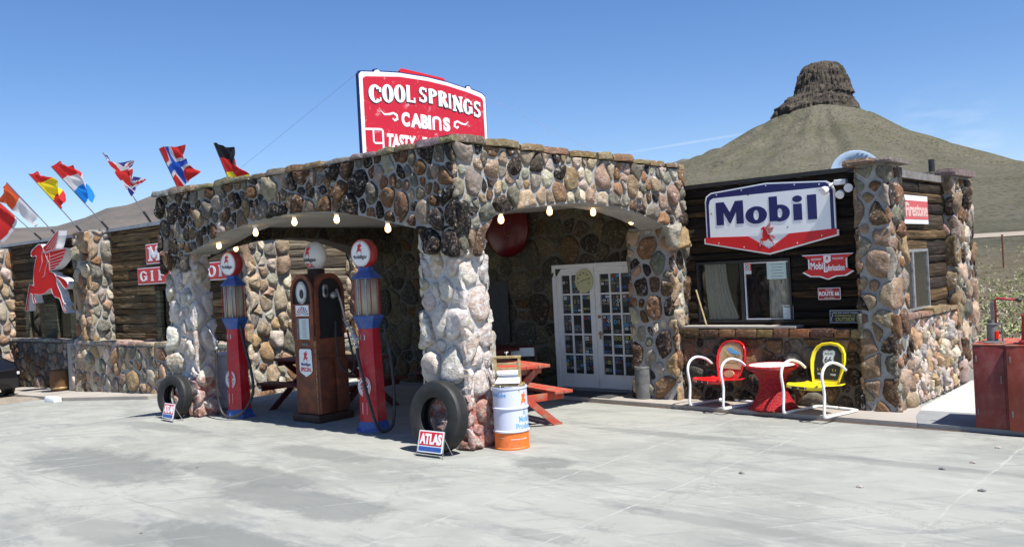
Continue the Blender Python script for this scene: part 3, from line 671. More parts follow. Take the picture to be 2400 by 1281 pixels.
for a in th:
    t = math.tan(max(-1.45, min(1.45, a))) if abs(a) < 1.45 else (9 if a > 0 else -9)
    for q in rr:
        ca = math.cos(a); g = q*ca; lat = q*math.sin(a)
        x = lat*math.cos(YAW)-g*math.sin(YAW); y = lat*math.sin(YAW)+g*math.cos(YAW)
        if q < 20: z = -2.6 if q < 19 else -2.3
        else: z = -2.2+7.6*min(1, max(0, (q-38)/270))**1.25
        if q > 300: z = 5.4
        dc = math.hypot(x-CX, y-CY)
        wob = noise.noise(Vector((x/170, y/170, 3)))*55+noise.noise(Vector((x/60, y/60, 9)))*16
        az_ = math.atan2(y-CY, x-CX); gul = math.sin(az_*17+3*noise.noise(Vector((x/200, y/200, 1))))*.5+math.sin(az_*41+noise.noise(Vector((x/90, y/90, 5)))*4)*.3
        fadein = max(0, min(1, (q-300)/500))
        dq = dc+wob*.3*min(1, dc/500); wr = (x-CX)*math.cos(YAW)+(y-CY)*math.sin(YAW); wr = .5+.5*max(-1, min(1, wr/(.35*dc+1)))
        h = wr*float(np.interp(dq, CN, CR_))+(1-wr)*float(np.interp(dq, CN, CL_))
        if dc > 70: h += gul*min(9, dc/22)*fadein*max(0, 1-dc/1000)
        z = max(z, h*fadein+z*.0) if q > 300 else z
        if q > 300: z = max(5.4+.02*(q-300)*fadein*.2, z)
        if q > 1700:
            e = float(np.interp(t if ca > 0 else 9, RID_T, RID_E)); k = min(1, (q-1700)/1300.)
            k = k*k*(3-2*k)
            if q < 3600: z = max(z, CAMH+e*3000*ca*k*(1 if q <= 3000 else 1)+0*q)
            else: z = max(5, (CAMH+e*3000)*max(0, 1-(q-3600)/2000))
            if q < 2900: z += noise.noise(Vector((x/220, y/220, 2)))*26*k*(1-k)*4*.6
        if 40 < q < 1500: z += noise.noise(Vector((x/23, y/23, 7)))*.25*min(1, q/100)
        vs.append((x, y, z))
mb = MB().mat('desert'); mb.mat('far_hill'); nr = len(rr)
for (i) in range(len(th)-1):
    for j in range(nr-1):
        mb.cur = 1 if rr[j] > 1750 else 0
        mb.f.append((i*nr+j, (i+1)*nr+j, (i+1)*nr+j+1, i*nr+j+1)); mb.m.append(mb.cur); mb.c.append((1, 1, 1))
mb.v = vs
tag(mb.build('desert_terrain', smooth=True), kind='structure')
# ---- the rock plug on the hill (cliffs as stacked rings, real size)
mb = MB().mat('rock'); seg = 120; prof = [(182, 64), (212, 60), (222, 58), (231, 55), (238, 50.5), (243, 47.5), (247, 45), (251, 43), (262, 38.5), (274, 35), (284, 31.5), (291, 28), (296, 23), (299, 15), (300.5, 5)]
prof = [(z, float(np.interp(z, [p_[0] for p_ in prof], [p_[1] for p_ in prof]))) for z in list(np.linspace(182, 212, 4))[:-1]+list(np.linspace(212, 291, 40))+[294, 296, 298, 299.5, 300.5]]
seg = 220; vs = []
for k, (z, r_) in enumerate(prof):
    for i in range(seg):
        a = 2*math.pi*i/seg; lx, ly = math.cos(a), math.sin(a)      # lx along the view's right, ly away
        left = max(0, -lx)
        r2 = r_*(1+.09*noise.noise(Vector((lx*2, ly*2, z/45)))+.09*abs(noise.noise(Vector((lx*5, ly*5, z/26))))+.1*abs(noise.noise(Vector((lx*10, ly*10, z/30))))+.05*noise.noise(Vector((lx*20, ly*20, z/9)))+.05*noise.noise(Vector((lx*40, ly*40, z/6))))
        r2 *= 1-.05*noise.noise(Vector((z/7., lx*2, ly*2)))
        if 220 < z < 245: r2 += left*(11 if z < 233 else (5 if z < 245 else 0))+4*noise.noise(Vector((lx*3, ly*3, round(z/9.)*3.1)))
        ox = (-3 if z < 250 else 4)
        zz = z+(3*noise.noise(Vector((lx*5, ly*5, z))) if k > 1 else 0)
        A = ox+lx*r2; B = ly*r2*.9
        vs.append((CX+A*math.cos(YAW)-B*math.sin(YAW), CY+A*math.sin(YAW)+B*math.cos(YAW), zz))
fs = [(k*seg+i, k*seg+(i+1) % seg, (k+1)*seg+(i+1) % seg, (k+1)*seg+i) for k in range(len(prof)-1) for i in range(seg)]
fs.append(tuple((len(prof)-1)*seg+i for i in range(seg)))
mb.add(vs, fs); tag(mb.build('butte'), kind='structure')
# ---- dirt road crossing the plain
mb = MB().mat('dirt'); vs = []
for i in range(41):
    a = .3+.5*i/40
    for q, dz in ((284, .15), (306, .8)):
        lat, g = q*math.sin(a), q*math.cos(a); vs.append((lat*math.cos(YAW)-g*math.sin(YAW), lat*math.sin(YAW)+g*math.cos(YAW), -2.2+7.6*min(1, max(0, (q-38)/270))**1.25+dz))
mb.add(vs, [(2*i, 2*i+1, 2*i+3, 2*i+2)[::-1] for i in range(40)]); tag(mb.build('dirt_road'), kind='structure')
# ---- scrub
r = random.Random(11); mb = MB().mat('scrub')
def bush(mb, x, y, z, rad, hh, r, n=26):
    for _ in range(n):
        a = r.uniform(0, 6.283); q = rad*math.sqrt(r.random()); hz = hh*r.random()*(1-.5*q/rad); s_ = rad*r.uniform(.14, .28)
        p = Vector((x+q*math.cos(a), y+q*math.sin(a), z+hz)); e1 = Vector((r.uniform(-1, 1), r.uniform(-1, 1), r.uniform(-.6, 1))).normalized()*s_; e2 = Vector((r.uniform(-1, 1), r.uniform(-1, 1), r.uniform(-1, 1))).normalized()*s_*.6
        mb.add([tuple(p-e1), tuple(p+e2), tuple(p+e1), tuple(p-e2)], [(0, 1, 2, 3)])
def gz_des(q): return -2.2+7.6*min(1, max(0, (q-38)/270))**1.25
for _ in range(2000):
    q = 24*math.exp(r.random()*2.5); t = r.uniform(.42, .66) if r.random() < .8 else r.uniform(-.2, .42); a = math.atan(t)
    lat = q*math.sin(a); g = q*math.cos(a); x = lat*math.cos(YAW)-g*math.sin(YAW); y = lat*math.sin(YAW)+g*math.cos(YAW)
    if y < 19: continue
    c = r.choice([(.3, .3, .15), (.36, .36, .2), (.42, .39, .27), (.24, .25, .12), (.5, .47, .33), (.28, .34, .12)]); mb.col = c
    bush(mb, x, y, gz_des(q)-.05, r.uniform(.2, .55), r.uniform(.25, .6), r, 16 if q > 90 else 34)
tag(mb.build('desert_scrub'), 'low grey green desert scrub dotted over the plain beyond the store', 'scrub', kind='stuff')
mb = MB().mat('leafy'); r = random.Random(5); bx, by = -19.8, 70
q = math.hypot(bx, by)
for _ in range(420):
    a = r.uniform(0, 6.28); ra = 1.5*math.sqrt(r.random()); hz = 1.9*r.random()*(1-.35*(ra/1.5)**2)
    p = Vector((bx+ra*math.cos(a), by+ra*math.sin(a), gz_des(q)-.2+hz)); e1 = Vector((math.cos(a)*.4, math.sin(a)*.4, r.uniform(.4, 1))).normalized()*r.uniform(.15, .3); e2 = Vector((r.uniform(-1, 1), r.uniform(-1, 1), 0)).normalized()*.07
    mb.add([tuple(p-e1), tuple(p+e2), tuple(p+e1), tuple(p-e2)], [(0, 1, 2, 3)])
tag(mb.build('creosote_bush'), 'bright green rounded bush on the desert slope right of the store', 'bush')
mb = MB().mat('rust'); g0 = Vector(pray(2352, 620)); g0 = g0/math.hypot(g0.x, g0.y)
mb.tube([(g0.x*120, g0.y*120, -.7), (g0.x*120, g0.y*120, 3.45)], .1, 6)
tag(mb.build('fence_post'), 'lone rusty post standing in the desert scrub right of the store', 'post')
# loose stones on the forecourt
r = random.Random(4)
for k, (px, py) in enumerate([(2340, 1049), (2281, 1084), (2208, 1099), (2015, 1141), (2302, 1150), (1738, 1109), (462, 1095), (330, 1249)]):
    d = pray(px, py); t = -CAMH/d[2]; x, y = d[0]*t, d[1]*t; sz = .03 if k < 6 else .016; m2 = MB().mat('galv' if k not in (0, 1, 3) else 'slab'); vs = []
    bm = bmesh.new(); bmesh.ops.create_icosphere(bm, subdivisions=1, radius=1)
    for v in bm.verts: v.co = Vector((v.co.x*sz*1.3, v.co.y*sz, max(-.2, v.co.z)*sz*.7))*(1+.35*noise.noise(v.co*2+Vector((k, 0, 0))))
    bm.verts.index_update(); m2.add([v.co[:] for v in bm.verts], [[v.index for v in f.verts] for f in bm.faces]); bm.free()
    o = m2.build('pebble', loc=(x, y, sz*.1)); tag(o, 'small loose stone lying on the pale concrete forecourt', 'pebble', 'loose stones on the forecourt')

# ================================================================== BUILDING
B = thing('roadside_store', 'old rubble stone roadside store with arched canopy, dark log walls and low roof', 'building')
SP0 = (-7.45, 7.65); SU = (.1155, .9933); SN = (.9933, -.1155); FS = FP(SP0, SU, SN)
AF = [(-13.55, 2.0), (-13.53, 2.655), (-13.067, 2.76), (-12.37, 2.936), (-11.724, 3.019), (-10.825, 3.075), (-10.019, 3.044), (-9.272, 2.959), (-8.701, 2.821), (-8.13, 2.69)]
AS = [(.36, 2.65), (.612, 2.798), (.937, 2.868), (1.576, 2.942), (2.262, 2.981), (3.004, 2.907), (3.522, 2.791), (4.0, 2.63)]
def arch_at(A, u):
    return float(np.interp(u, [p[0] for p in A], [p[1] for p in A]))
AFa = AF[1:]
def wall_with_arch(mb, F, u0, u1, ztop0, ztop1, A, th_):
    poly = [(u0, A[0][1])]+[(A[0][0]+.001, A[0][1])]+[(p[0], p[1]) for p in A[1:-1]]+[(A[-1][0], A[-1][1]), (u1, A[-1][1]), (u1, ztop1), (u0, ztop0)]
    mb.prism(poly, F, -th_, 0)
# front arch wall
mb = MB().mat('mortar'); wall_with_arch(mb, FY(7.65), -14.4, -7.5, 3.66, 3.66, AFa, .5)
mb.mat('stone')
okf = lambda u, v: v > (arch_at(AFa, u)+.07 if -13.53 < u < -8.1 else 2.5)
def clf(u, v):
    lo = arch_at(AFa, u)+.005 if -13.53 < u < -8.1 else 2.3
    return (min(max(u, -14.42), -7.42), min(max(v, lo), 3.67))
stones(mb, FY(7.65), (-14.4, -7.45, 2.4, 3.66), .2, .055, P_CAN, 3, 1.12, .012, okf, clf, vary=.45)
coping(mb, (-14.45, 7.63), (-7.43, 7.63), 3.665, 3.665, .5, 5, TA+GR+RU[:1]+[(.3, .28, .24)]*2, .05)
mb.build('canopy_front_arch', B, angle=50)
# side arch wall (right)
mb = MB().mat('mortar'); wall_with_arch(mb, FS, .05, 4.45, 3.66, 3.5, AS, .5)
mb.mat('stone')
top_s = lambda u: 3.67-.16*max(0, u)/4.4
oks = lambda u, v: v < top_s(u)-.03 and v > (arch_at(AS, u)+.06 if .36 < u < 4.0 else 2.45)
def cls(u, v): return (min(max(u, -.03), 4.47), min(max(v, arch_at(AS, u)+.005 if .36 < u < 4.0 else 2.3), top_s(u)))
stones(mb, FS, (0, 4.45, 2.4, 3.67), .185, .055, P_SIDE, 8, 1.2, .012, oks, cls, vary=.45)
coping(mb, (SP0[0]+.02, SP0[1]-.02), (SP0[0]+SU[0]*4.42, SP0[1]+SU[1]*4.42), 3.665, 3.505, .5, 6, TA*2+[(.34, .22, .12), (.1, .08, .07)], .05)
mb.build('canopy_side_arch', B, angle=50)
# left arch wall (inner face X=-13.9, outer -14.4)
mb = MB().mat('mortar_in'); AL = [(8.15, 2.55), (8.6, 2.75), (9.2, 2.88), (9.9, 2.93), (10.6, 2.9), (11.2, 2.78), (11.7, 2.6)]
wall_with_arch(mb, FX(-13.9), 8.15, 12.3, 3.66, 3.66, AL, .5)
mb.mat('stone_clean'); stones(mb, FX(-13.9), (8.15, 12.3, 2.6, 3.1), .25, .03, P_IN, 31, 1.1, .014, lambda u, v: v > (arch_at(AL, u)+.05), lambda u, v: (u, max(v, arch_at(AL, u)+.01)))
coping(mb, (-14.4, 7.7), (-14.4, 12.3), 3.665, 3.665, -.5, 9, TA+GR, .02)
mb.build('canopy_left_arch', B, angle=50)
# pillars: tapered mortar core, stones on all sides
def pillar(name, x0, x1, y0, y1, z0, z1, flare, seed, pal, hgt=.075, matn=('mortar_pillar', 'stone_pillar'), sp=.235, sides='SENW', bright=(.8, 1.3), parent=B):
    cx, cy = (x0+x1)/2, (y0+y1)/2; hx, hy = (x1-x0)/2, (y1-y0)/2
    k = lambda z: 1+flare*max(0, 1-(z-z0)/(z1-z0))**1.6
    mb = MB().mat(matn[0]); vs = []; zs = [z0+(z1-z0)*i/8 for i in range(9)]
    for z in zs:
        for sx, sy in ((-1, -1), (1, -1), (1, 1), (-1, 1)): vs.append((cx+sx*hx*k(z), cy+sy*hy*k(z), z))
    fs = [(i*4+j, i*4+(j+1) % 4, (i+1)*4+(j+1) % 4, (i+1)*4+j) for i in range(8) for j in range(4)]+[(32, 33, 34, 35)]
    mb.add(vs, fs); mb.mat(matn[1])
    FF = {'S': (lambda u, v, d: (cx+u*k(v), cy-hy*k(v)-d, v), hx), 'N': (lambda u, v, d: (cx-u*k(v), cy+hy*k(v)+d, v), hx),
          'E': (lambda u, v, d: (cx+hx*k(v)+d, cy+u*k(v), v), hy), 'W': (lambda u, v, d: (cx-hx*k(v)-d, cy-u*k(v), v), hy)}
    for i, sd in enumerate(sides):
        F, h = FF[sd]; stones(mb, F, (-h-.01, h+.01, z0+.01, z1-.02), sp, hgt, pal, seed*5+i, 1.25, .02, ext=.035, vary=.45, rough=.95, bright=bright)
    return mb.build(name, parent, angle=55)
pillar('pillar', -8.17, -7.52, 7.76, 8.16, 0, 2.72, .16, 3, P_PIL)
pillar('pillar', -14.3, -13.6, 7.74, 8.02, 0, 2.8, .14, 5, P_PIL, sides='SEW')
pillar('pillar', -7.75, -7.02, 11.75, 12.3, .02, 2.66, .03, 9, P_SIDE+RU+DK, .05, ('mortar', 'stone'), .21, 'SEW')
# ceiling and roof of the canopy
mb = MB().mat('ceiling_paint'); mb.box(-13.9, -7.6, 8.15, 12.3, 3.12, 3.2); mb.build('ceiling', B)
mb = MB().mat('roofing'); mb.box(-13.9, -7.75, 8.15, 12.9, 3.35, 3.45); mb.build('canopy_roof', B)
# wall with the entrance (under the canopy)
mb = MB().mat('mortar_in'); DX0, DX1 = -9.62, -7.98
mb.box(-14.4, DX0, 12.3, 12.6, 0, 3.15); mb.box(DX1, -7.0, 12.302, 12.6, 0, 3.15); mb.box(DX0, DX1, 12.301, 12.6, 2.14, 3.15)
mb.mat('stone_clean')
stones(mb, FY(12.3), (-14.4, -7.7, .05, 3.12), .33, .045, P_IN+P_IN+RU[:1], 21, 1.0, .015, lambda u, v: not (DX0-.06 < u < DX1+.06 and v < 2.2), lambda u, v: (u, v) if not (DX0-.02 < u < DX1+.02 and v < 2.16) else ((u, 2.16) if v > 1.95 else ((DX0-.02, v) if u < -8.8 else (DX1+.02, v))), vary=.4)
mb.build('entrance_wall', B, angle=50)
# --- store wing on the right
mb = MB().mat('dark_inside'); mb.box(-7.0, -4.2, 12.75, 15.9, 0, 3.1); mb.box(-6.99, -6.85, 12.2, 12.75, 0, 3.1)
mb.box(-5.34, -4.2, 12.22, 12.75, 0, 3.1); mb.box(-6.85, -5.34, 12.22, 12.75, 2.1, 3.1); mb.box(-6.85, -5.34, 12.22, 12.75, 0, 1.16)
mb.build('wall', B)
mb = MB().mat('wood'); planks(mb, FY(12.2), -7.0, -4.2, 1.12, 3.2, 4, W_DARK, [(-6.84, -5.345, 1.2, 2.09)], (.09, .2))
mb.mat('black').box(-7.02, -4.2, 12.1, 12.25, 3.2, 3.26)
mb.build('log_siding', B)
mb = MB().mat('roofing'); mb.box(-7.0, -3.97, 12.26, 15.95, 3.1, 3.2)
mb.build('roof', B)
mb = MB().mat('mortar_dark'); mb.box(-7.02, -4.2, 11.92, 12.2, 0, 1.1); mb.mat('stone_clean')
stones(mb, FY(11.92), (-7.0, -4.28, .06, .98), .22, .045, P_DARK, 17, 1.05, .014, vary=.5)
r = random.Random(2); u = -7.0
while u < -4.3:
    l = r.uniform(.2, .34); mb.col = tuple(c*r.uniform(.8, 1.3) for c in r.choice(RU+TA[:1]+DK[:1])); mb.bbox(u, min(u+l-.02, -4.28), 11.84, 12.1, 1.0, 1.1+r.uniform(0, .02), .012); u += l
mb.mat('slab'); mb.box(-6.98, -5.2, 11.86, 12.19, 1.125, 1.15)
mb.build('stone_dado', B, angle=50)
pillar('corner_column', -4.27, -3.9, 11.86, 12.42, .02, 3.24, .12, 14, TA+GR+RU+DK[:1]+[(.3, .22, .15)], .06, ('mortar', 'stone'), .22, 'SEW', (.9, 1.4))
pillar('corner_column', -4.25, -3.88, 14.75, 15.75, .0, 3.2, .05, 16, P_RWS[:4]+TA+GR+RU[:2]+DK[:1], .06, ('mortar', 'stone'), .22, 'SEN', (.8, 1.2))
mb = MB().mat('stone'); mb.col = (.2, .18, .16)
coping(mb, (-4.36, 11.8), (-3.82, 11.8), 3.235, 3.235, .68, 44, [(.24, .17, .12), (.2, .19, .18)], .05)
mb.build('column_cap', B); mb = MB().mat('stone'); coping(mb, (-4.36, 14.6), (-3.82, 14.6), 3.2, 3.2, 1.1, 45, [(.2, .19, .18)], .04)
mb.build('column_cap', B); mb = MB().mat('black').tube([(-4.15, 14.75, 3.2), (-4.15, 14.75, 3.48)], .045, 10); mb.build('vent_pipe', B)
mb = MB().mat('mortar'); mb.box(-4.1, -3.93, 12.42, 14.75, 0, 1.2); mb.mat('stone')
stones(mb, FX(-3.93), (12.42, 14.75, .02, 1.18), .15, .06, P_RWS, 23, 1.35, .012, vary=.4, rough=1.6, bright=(.9, 1.3))
coping(mb, (-3.9, 12.42), (-3.9, 14.75), 1.19, 1.19, .2, 46, TA+[(.34, .25, .2)], .04)
mb.build('stone_dado', B, angle=50)
mb = MB().mat('wood'); planks(mb, FX(-4.05), 12.42, 14.8, 1.2, 3.12, 8, [(.2, .13, .06), (.09, .06, .035), (.16, .12, .08), (.06, .045, .035)], [(12.45, 13.82, 1.25, 2.13)], (.12, .24))
mb.build('log_siding', B)
# side window
mb = MB().mat('steel'); F = FX(-4.02)
for a, b, c, d in ((12.47, 12.5, 1.3, 2.12), (13.77, 13.8, 1.3, 2.12), (13.08, 13.15, 1.3, 2.12), (12.47, 13.8, 2.08, 2.12), (12.47, 13.8, 1.27, 1.3)): mb.prism(rect(a, b, c, d), F, -.02, .03+.001*(a > 13))
wn_ = mb.build('window', B)
mb = MB().mat('glass_side'); mb.prism(rect(12.49, 13.78, 1.29, 2.09), F, .005, .012); mb.build('pane', wn_)
mb = MB().mat('curtain'); A = [(12.5+.011*i, 0) for i in range(110)]
mb.add([(y, z, -.03+.012*math.sin(y*46)) for y, _ in A for z in (1.3, 2.08)], [(2*i, 2*i+2, 2*i+3, 2*i+1) for i in range(109)], F); mb.build('curtain', wn_, smooth=True)
# front window with two sashes
F = FY(12.17); mb = MB().mat('black'); wx0, wx1, wz0, wz1 = -6.83, -5.35, 1.19, 2.09; mid = -6.09
for i, (a, b, c, d) in enumerate(((wx0, wx0+.03, wz0, wz1), (wx1-.03, wx1, wz0, wz1), (mid-.03, mid+.02, wz0, wz1), (wx0, wx1, wz1-.035, wz1), (wx0, wx1, wz0, wz0+.03))): mb.prism(rect(a, b, c, d), F, -.08, .03+.001*i)
wn_ = mb.build('window', B)
mb = MB().mat('white')
for i, (a, b, c, d) in enumerate(((mid+.03, mid+.045, 1.225, 2.05), (mid+.03, wx1-.035, 1.225, 1.24), (mid+.03, wx1-.035, 2.035, 2.048))): mb.prism(rect(a, b, c, d), F, -.02, .012+.001*i)
mb.build('sash', wn_)
mb = MB().mat('glass'); mb.prism(rect(wx0+.02, mid, wz0+.02, wz1-.02), F, -.035, -.03); mb.build('pane', wn_)
mb = MB().mat('glass'); mb.prism(rect(mid+.02, wx1-.03, wz0+.02, wz1-.02), F, -.01, -.005); mb.build('pane', wn_)
for (a, b, aw, bw, z0_) in ((-6.75, -6.4, -6.7, -6.2, 1.22), (-5.72, -5.4, -5.74, -5.42, 1.25)):
    mb = MB().mat('curtain'); n = 70; vs = []
    for i in range(n+1):
        for j in range(9):
            t = i/n; q = j/8; x = lerp(lerp(a, b, t), lerp(aw, bw, t), q**2); vs.append((x, lerp(2.05, z0_, q), -.1+.022*math.sin(t*38+q*1.2)+.01*math.sin(t*90)))
    mb.add(vs, [(i*9+j, i*9+j+1, (i+1)*9+j+1, (i+1)*9+j) for i in range(n) for j in range(8)], F); mb.build('curtain', wn_, smooth=True)
# double door
F = FY(12.27)
def door_leaf(u0, u1):
    mb = MB().mat('door_paint'); z0, z1 = .09, 2.1; cols_ = 3; rows = 5; mu = .1; mzb = .23; mzt = .115; g = .03
    W_ = (u1-u0-2*mu-g*(cols_-1))/cols_; H_ = (z1-z0-mzb-mzt-g*(rows-1))/rows
    mb.prism(rect(u0, u0+mu, z0, z1), F, -.04, .03); mb.prism(rect(u1-mu, u1, z0, z1), F, -.04, .03)
    mb.prism(rect(u0+mu, u1-mu, z0, z0+mzb), F, -.04, .029); mb.prism(rect(u0+mu, u1-mu, z1-mzt, z1), F, -.04, .029)
    for c in range(1, cols_): a = u0+mu+c*(W_+g)-g; mb.prism(rect(a, a+g, z0+mzb, z1-mzt), F, -.02, .022)
    for q in range(1, rows): a = z0+mzb+q*(H_+g)-g; mb.prism(rect(u0+mu, u1-mu, a, a+g), F, -.02, .020)
    leaf = mb.build('door', B)
    for c in range(cols_):
        for q in range(rows):
            a = u0+mu+c*(W_+g); b = z0+mzb+q*(H_+g); m = MB().mat('black'); m.prism(rect(a, a+W_, b, b+H_), F, -.01, -.002)
            yy = b+H_-.02
            while yy > b+.05:
                hh = rnd.uniform(.035, .07)
                if rnd.random() < (.78 if q > 0 else .5):
                    x = a+rnd.uniform(.005, .02); 
                    while x < a+W_-.045:
                        ww = min(rnd.uniform(.04, .085), a+W_-.006-x); m.mat(rnd.choice(['paper', 'ink_grey', 'ink_grey', 'sky_blue', 'gold', 'paper', 'ink_grey', 'olive', 'galv', 'galv', 'table_red', 'pump_blue', 'tan']))
                        if rnd.random() < .5:
                            m.prism(ell(x+ww/2, yy-hh/2, ww/2, hh/2, 14), F, -.002, 0); m.mat('ink'); m.prism(ell(x+ww/2, yy-hh/2, ww*.3, hh*.28, 10), F, 0, .0008)
                        else:
                            m.prism(rect(x, x+ww, yy-hh, yy), F, -.002, 0)
                            m.mat('ink'); m.prism(rect(x+ww*.15, x+ww*.85, yy-hh*.62, yy-hh*.45), F, 0, .0008)
                        x += ww+rnd.uniform(.004, .03)
                yy -= hh+rnd.uniform(.008, .02)
            m.build('pane', leaf)
    return leaf
door_leaf(-9.6, -8.81); rl = door_leaf(-8.8, -8.0)
mb = MB().mat('brass'); mb.tube([(0, 0, 0), (0, -.05, 0), (.09, -.055, -.01)], .012, 8); mb.bbox(-.02, .02, -.01, 0, -.09, .04, .006)
mb.build('handle', rl, loc=(-8.73, 12.24, 1.0)); mb = MB().mat('brass'); mb.lathe([(.03, -.02), (.028, .0)], 14, None, 'y'); mb.build('lock', rl, loc=(-8.73, 12.24, 1.28))
mb = MB().mat('door_paint')
for i, (a, b, c, d) in enumerate(((-9.68, -9.605, .08, 2.17), (-7.995, -7.93, .08, 2.17), (-9.605, -7.995, 2.105, 2.17))): mb.prism(rect(a, b, c, d), F, -.05, .05+.001*i)
mb.build('door_frame', B)
mb = MB().mat('slab_grey'); mb.box(-9.7, -7.9, 12.1, 12.35, .061, .085); mb.build('doorstep', B)
# dark window left of the door with a small glowing red sign
F = FY(12.22); mb = MB().mat('black'); 
a0 = PY(1148, 660, 12.22); a1 = PY(1196, 800, 12.22); mb.prism(rect(a0[0], a1[0], a1[1], a0[1]), F, -.04, .0)
wn_ = mb.build('window', B)
# --- left wing
LY = 10.75; LX = -16.75
mb = MB().mat('dark_inside'); mb.box(-46, LX-.35, LY+.35, 17, -.9, 3.6); mb.build('wall', B)
mb = MB().mat('wood')
planks(mb, FY(LY+.12), -46, LX-.05, .8, 3.66, 14, W_LW, [(-28.6, -24.75, .8, 2.12), (-20.75, -19.0, .8, 2.12)], (.1, .25), .06); mb.build('log_siding', B)
mb = MB().mat('wood'); planks(mb, FX(LX-.12), LY+.1, 14.6, .75, 3.55, 15, W_SIDE, [], (.14, .26), .06); mb.build('log_siding', B)
mb = MB().mat('roofing'); mb.box(-46, LX-.05, LY+.1, 17, 3.66, 3.72); mb.mat('roof_edge'); mb.box(-46, LX+.02, LY-.02, LY+.1, 3.655, 3.735); mb.box(LX-.05, LX+.02, LY+.1, 17, 3.655, 3.735)
mb.build('roof', B)
for (x0, x1, s_) in ((-30.2, -29.45, 51), (-23.85, -23.0, 52)):
    pillar('stone_column', x0, x1, LY-.45, LY+.1, GZ(x0)-.05, 3.72 if s_ == 52 else 3.6, .12, s_, P_LW, .1, ('mortar', 'stone'), .29, 'SEW', (.9, 1.4))
pillar('stone_column', LX-.5, LX+.14, LY-.02, LY+.98, -.35, 3.45, .06, 53, P_LW+PK, .1, ('mortar', 'stone'), .29, 'SEW', (.95, 1.4))
pillar('stone_column', LX-.5, LX+.15, 13.55, 14.4, -.35, 3.45, .04, 54, P_LW+PK, .08, ('mortar', 'stone'), .32, 'SE', (.9, 1.3))
# half walls
mb = MB().mat('mortar_dark'); mb.box(-46, -24.4, LY-.08, LY+.35, -1.1, .82); mb.mat('stone')
stones(mb, FY(LY-.08), (-33, -24.4, -.55, .8), .25, .055, P_LW, 61, 1.15, .018, vary=.4, bright=(.55, .95)); coping(mb, (-33, LY-.1), (-24.3, LY-.1), .815, .815, .3, 62, [(.4, .36, .3), (.3, .27, .23)], .04)  # dim tint range: shade of the recess worked into the stone tones
mb.build('stone_dado', B, angle=50)
mb = MB().mat('mortar'); mb.box(-24.5, LX, LY-.5, LY+.1, -1.1, .84); mb.mat('stone')
stones(mb, FY(LY-.5), (-24.2, LX, -.46, .82), .31, .07, P_LW+PK, 63, 1.05, .018, vary=.45, bright=(.9, 1.35)); coping(mb, (-23.9, LY-.52), (LX, LY-.52), .835, .835, .5, 64, [(.42, .36, .3), (.4, .3, .24)], .04)
stones(mb, FX(LX), (LY-.5, LY+.1, -.3, .82), .3, .06, P_LW+PK, 65)
mb.build('stone_dado', B, angle=50)
mb = MB().mat('mortar'); mb.box(LX-.3, LX+.1, LY+1.06, 14.8, -.5, .8); mb.mat('stone')
stones(mb, FX(LX+.1), (LY+1.0, 14.5, -.33, .78), .3, .07, P_LW+PK, 66, 1.0, .018, vary=.45, bright=(.95, 1.4)); coping(mb, (LX+.12, LY+1.0), (LX+.12, 14.6), .795, .795, .4, 67, [(.42, .36, .3), (.4, .3, .24)], .04)
mb.build('stone_dado', B, angle=50)
# left wing windows: dark glass between weathered boards
def lw_window(x0, x1, boards):
    mb = MB().mat('wood'); mb.col = (.13, .1, .05); z0, z1 = .86, 2.1; F = FY(LY+.12)
    for i, (a, b) in enumerate(boards): mb.col = (.2, .19, .12) if i % 2 == 0 else (.12, .12, .08); mb.prism(rect(a, b, z0, z1-.002*i), F, -.05, .055+.006*(i % 3))
    mb.col = (.07, .05, .03); mb.prism(rect(x0, x1, z1, z1+.1), F, -.05, .08); wo = mb.build('window', B)
    m = MB().mat('glass'); m.prism(rect(x0+.03, x1-.03, z0, z1-.01), F, -.02, -.015); m.build('pane', wo)
lw_window(-28.6, -24.75, [(-28.6, -28.35), (-27.2, -26.4), (-25.5, -24.98), (-24.9, -24.75)])
lw_window(-20.75, -19.0, [(-20.75, -20.55), (-19.2, -19.0)])
# ---- cylinder planter by the step in the wall
mb = MB().mat('planter_wood'); mb.lathe([(.2, 0), (.26, .2), (.27, .4), (.25, .62), (.19, .64)], 14)
mb.mat('brass').lathe([(.262, .14), (.272, .15), (.272, .18), (.265, .19)], 14)
o = mb.build('wooden_keg', loc=(-24.9, 10.2, GZ(-24.9)), angle=40); tag(o, 'dark weathered wooden keg standing in the corner of the long stone half wall', 'keg')

# ================================================================== LIGHT BULBS
def bulb():
    t = thing('light_bulb', '', 'light bulb'); mb = MB().mat('white'); mb.lathe([(.055, .09), (.055, .075), (.035, .07), (.032, .035), (.022, .03)], 14); mb.build('socket', t, angle=40)
    mb = MB().mat('bulb_glow'); mb.lathe([(.016, .03), (.03, .005), (.04, -.03), (.036, -.06), (.02, -.08), (.001, -.085)], 14); mb.build('bulb', t, smooth=True); return t
BULBS = []
for px, py in ((513, 575), (599, 545), (690, 520), (789, 514), (909, 535)): x, z = PY(px, py, 7.82); BULBS.append((x, 7.82, z, 'F'))
for px, py in ((553, 582), (798, 560), (897, 575)): y, z = PX(px, py, -14.1); BULBS.append((-14.1, y, z, 'L'))
for px, py in ((1174, 514), (1288, 495), (1390, 497), (1479, 518)): y, z = PX(px, py, -7.45); BULBS.append((-7.45, y, z, 'S'))
LB = ['lit bulb at the left end of the front arch above the left red pump', 'second lit bulb from the left under the front arch', 'lit bulb hanging under the crown of the front arch left of the white globe', 'lit bulb under the front arch between the white globe and the right pump', 'lit bulb at the right end of the front arch above the right red pump',
      'small lit bulb under the rear left arch beside the left pillar', 'small lit bulb under the rear left arch above the stone column', 'small lit bulb under the rear left arch behind the right red pump',
      'lit bulb of the side arch in front of the round red sign', 'second lit bulb from the left under the side arch', 'third lit bulb from the left under the side arch above the doors', 'lit bulb at the right end of the side arch above the doors']
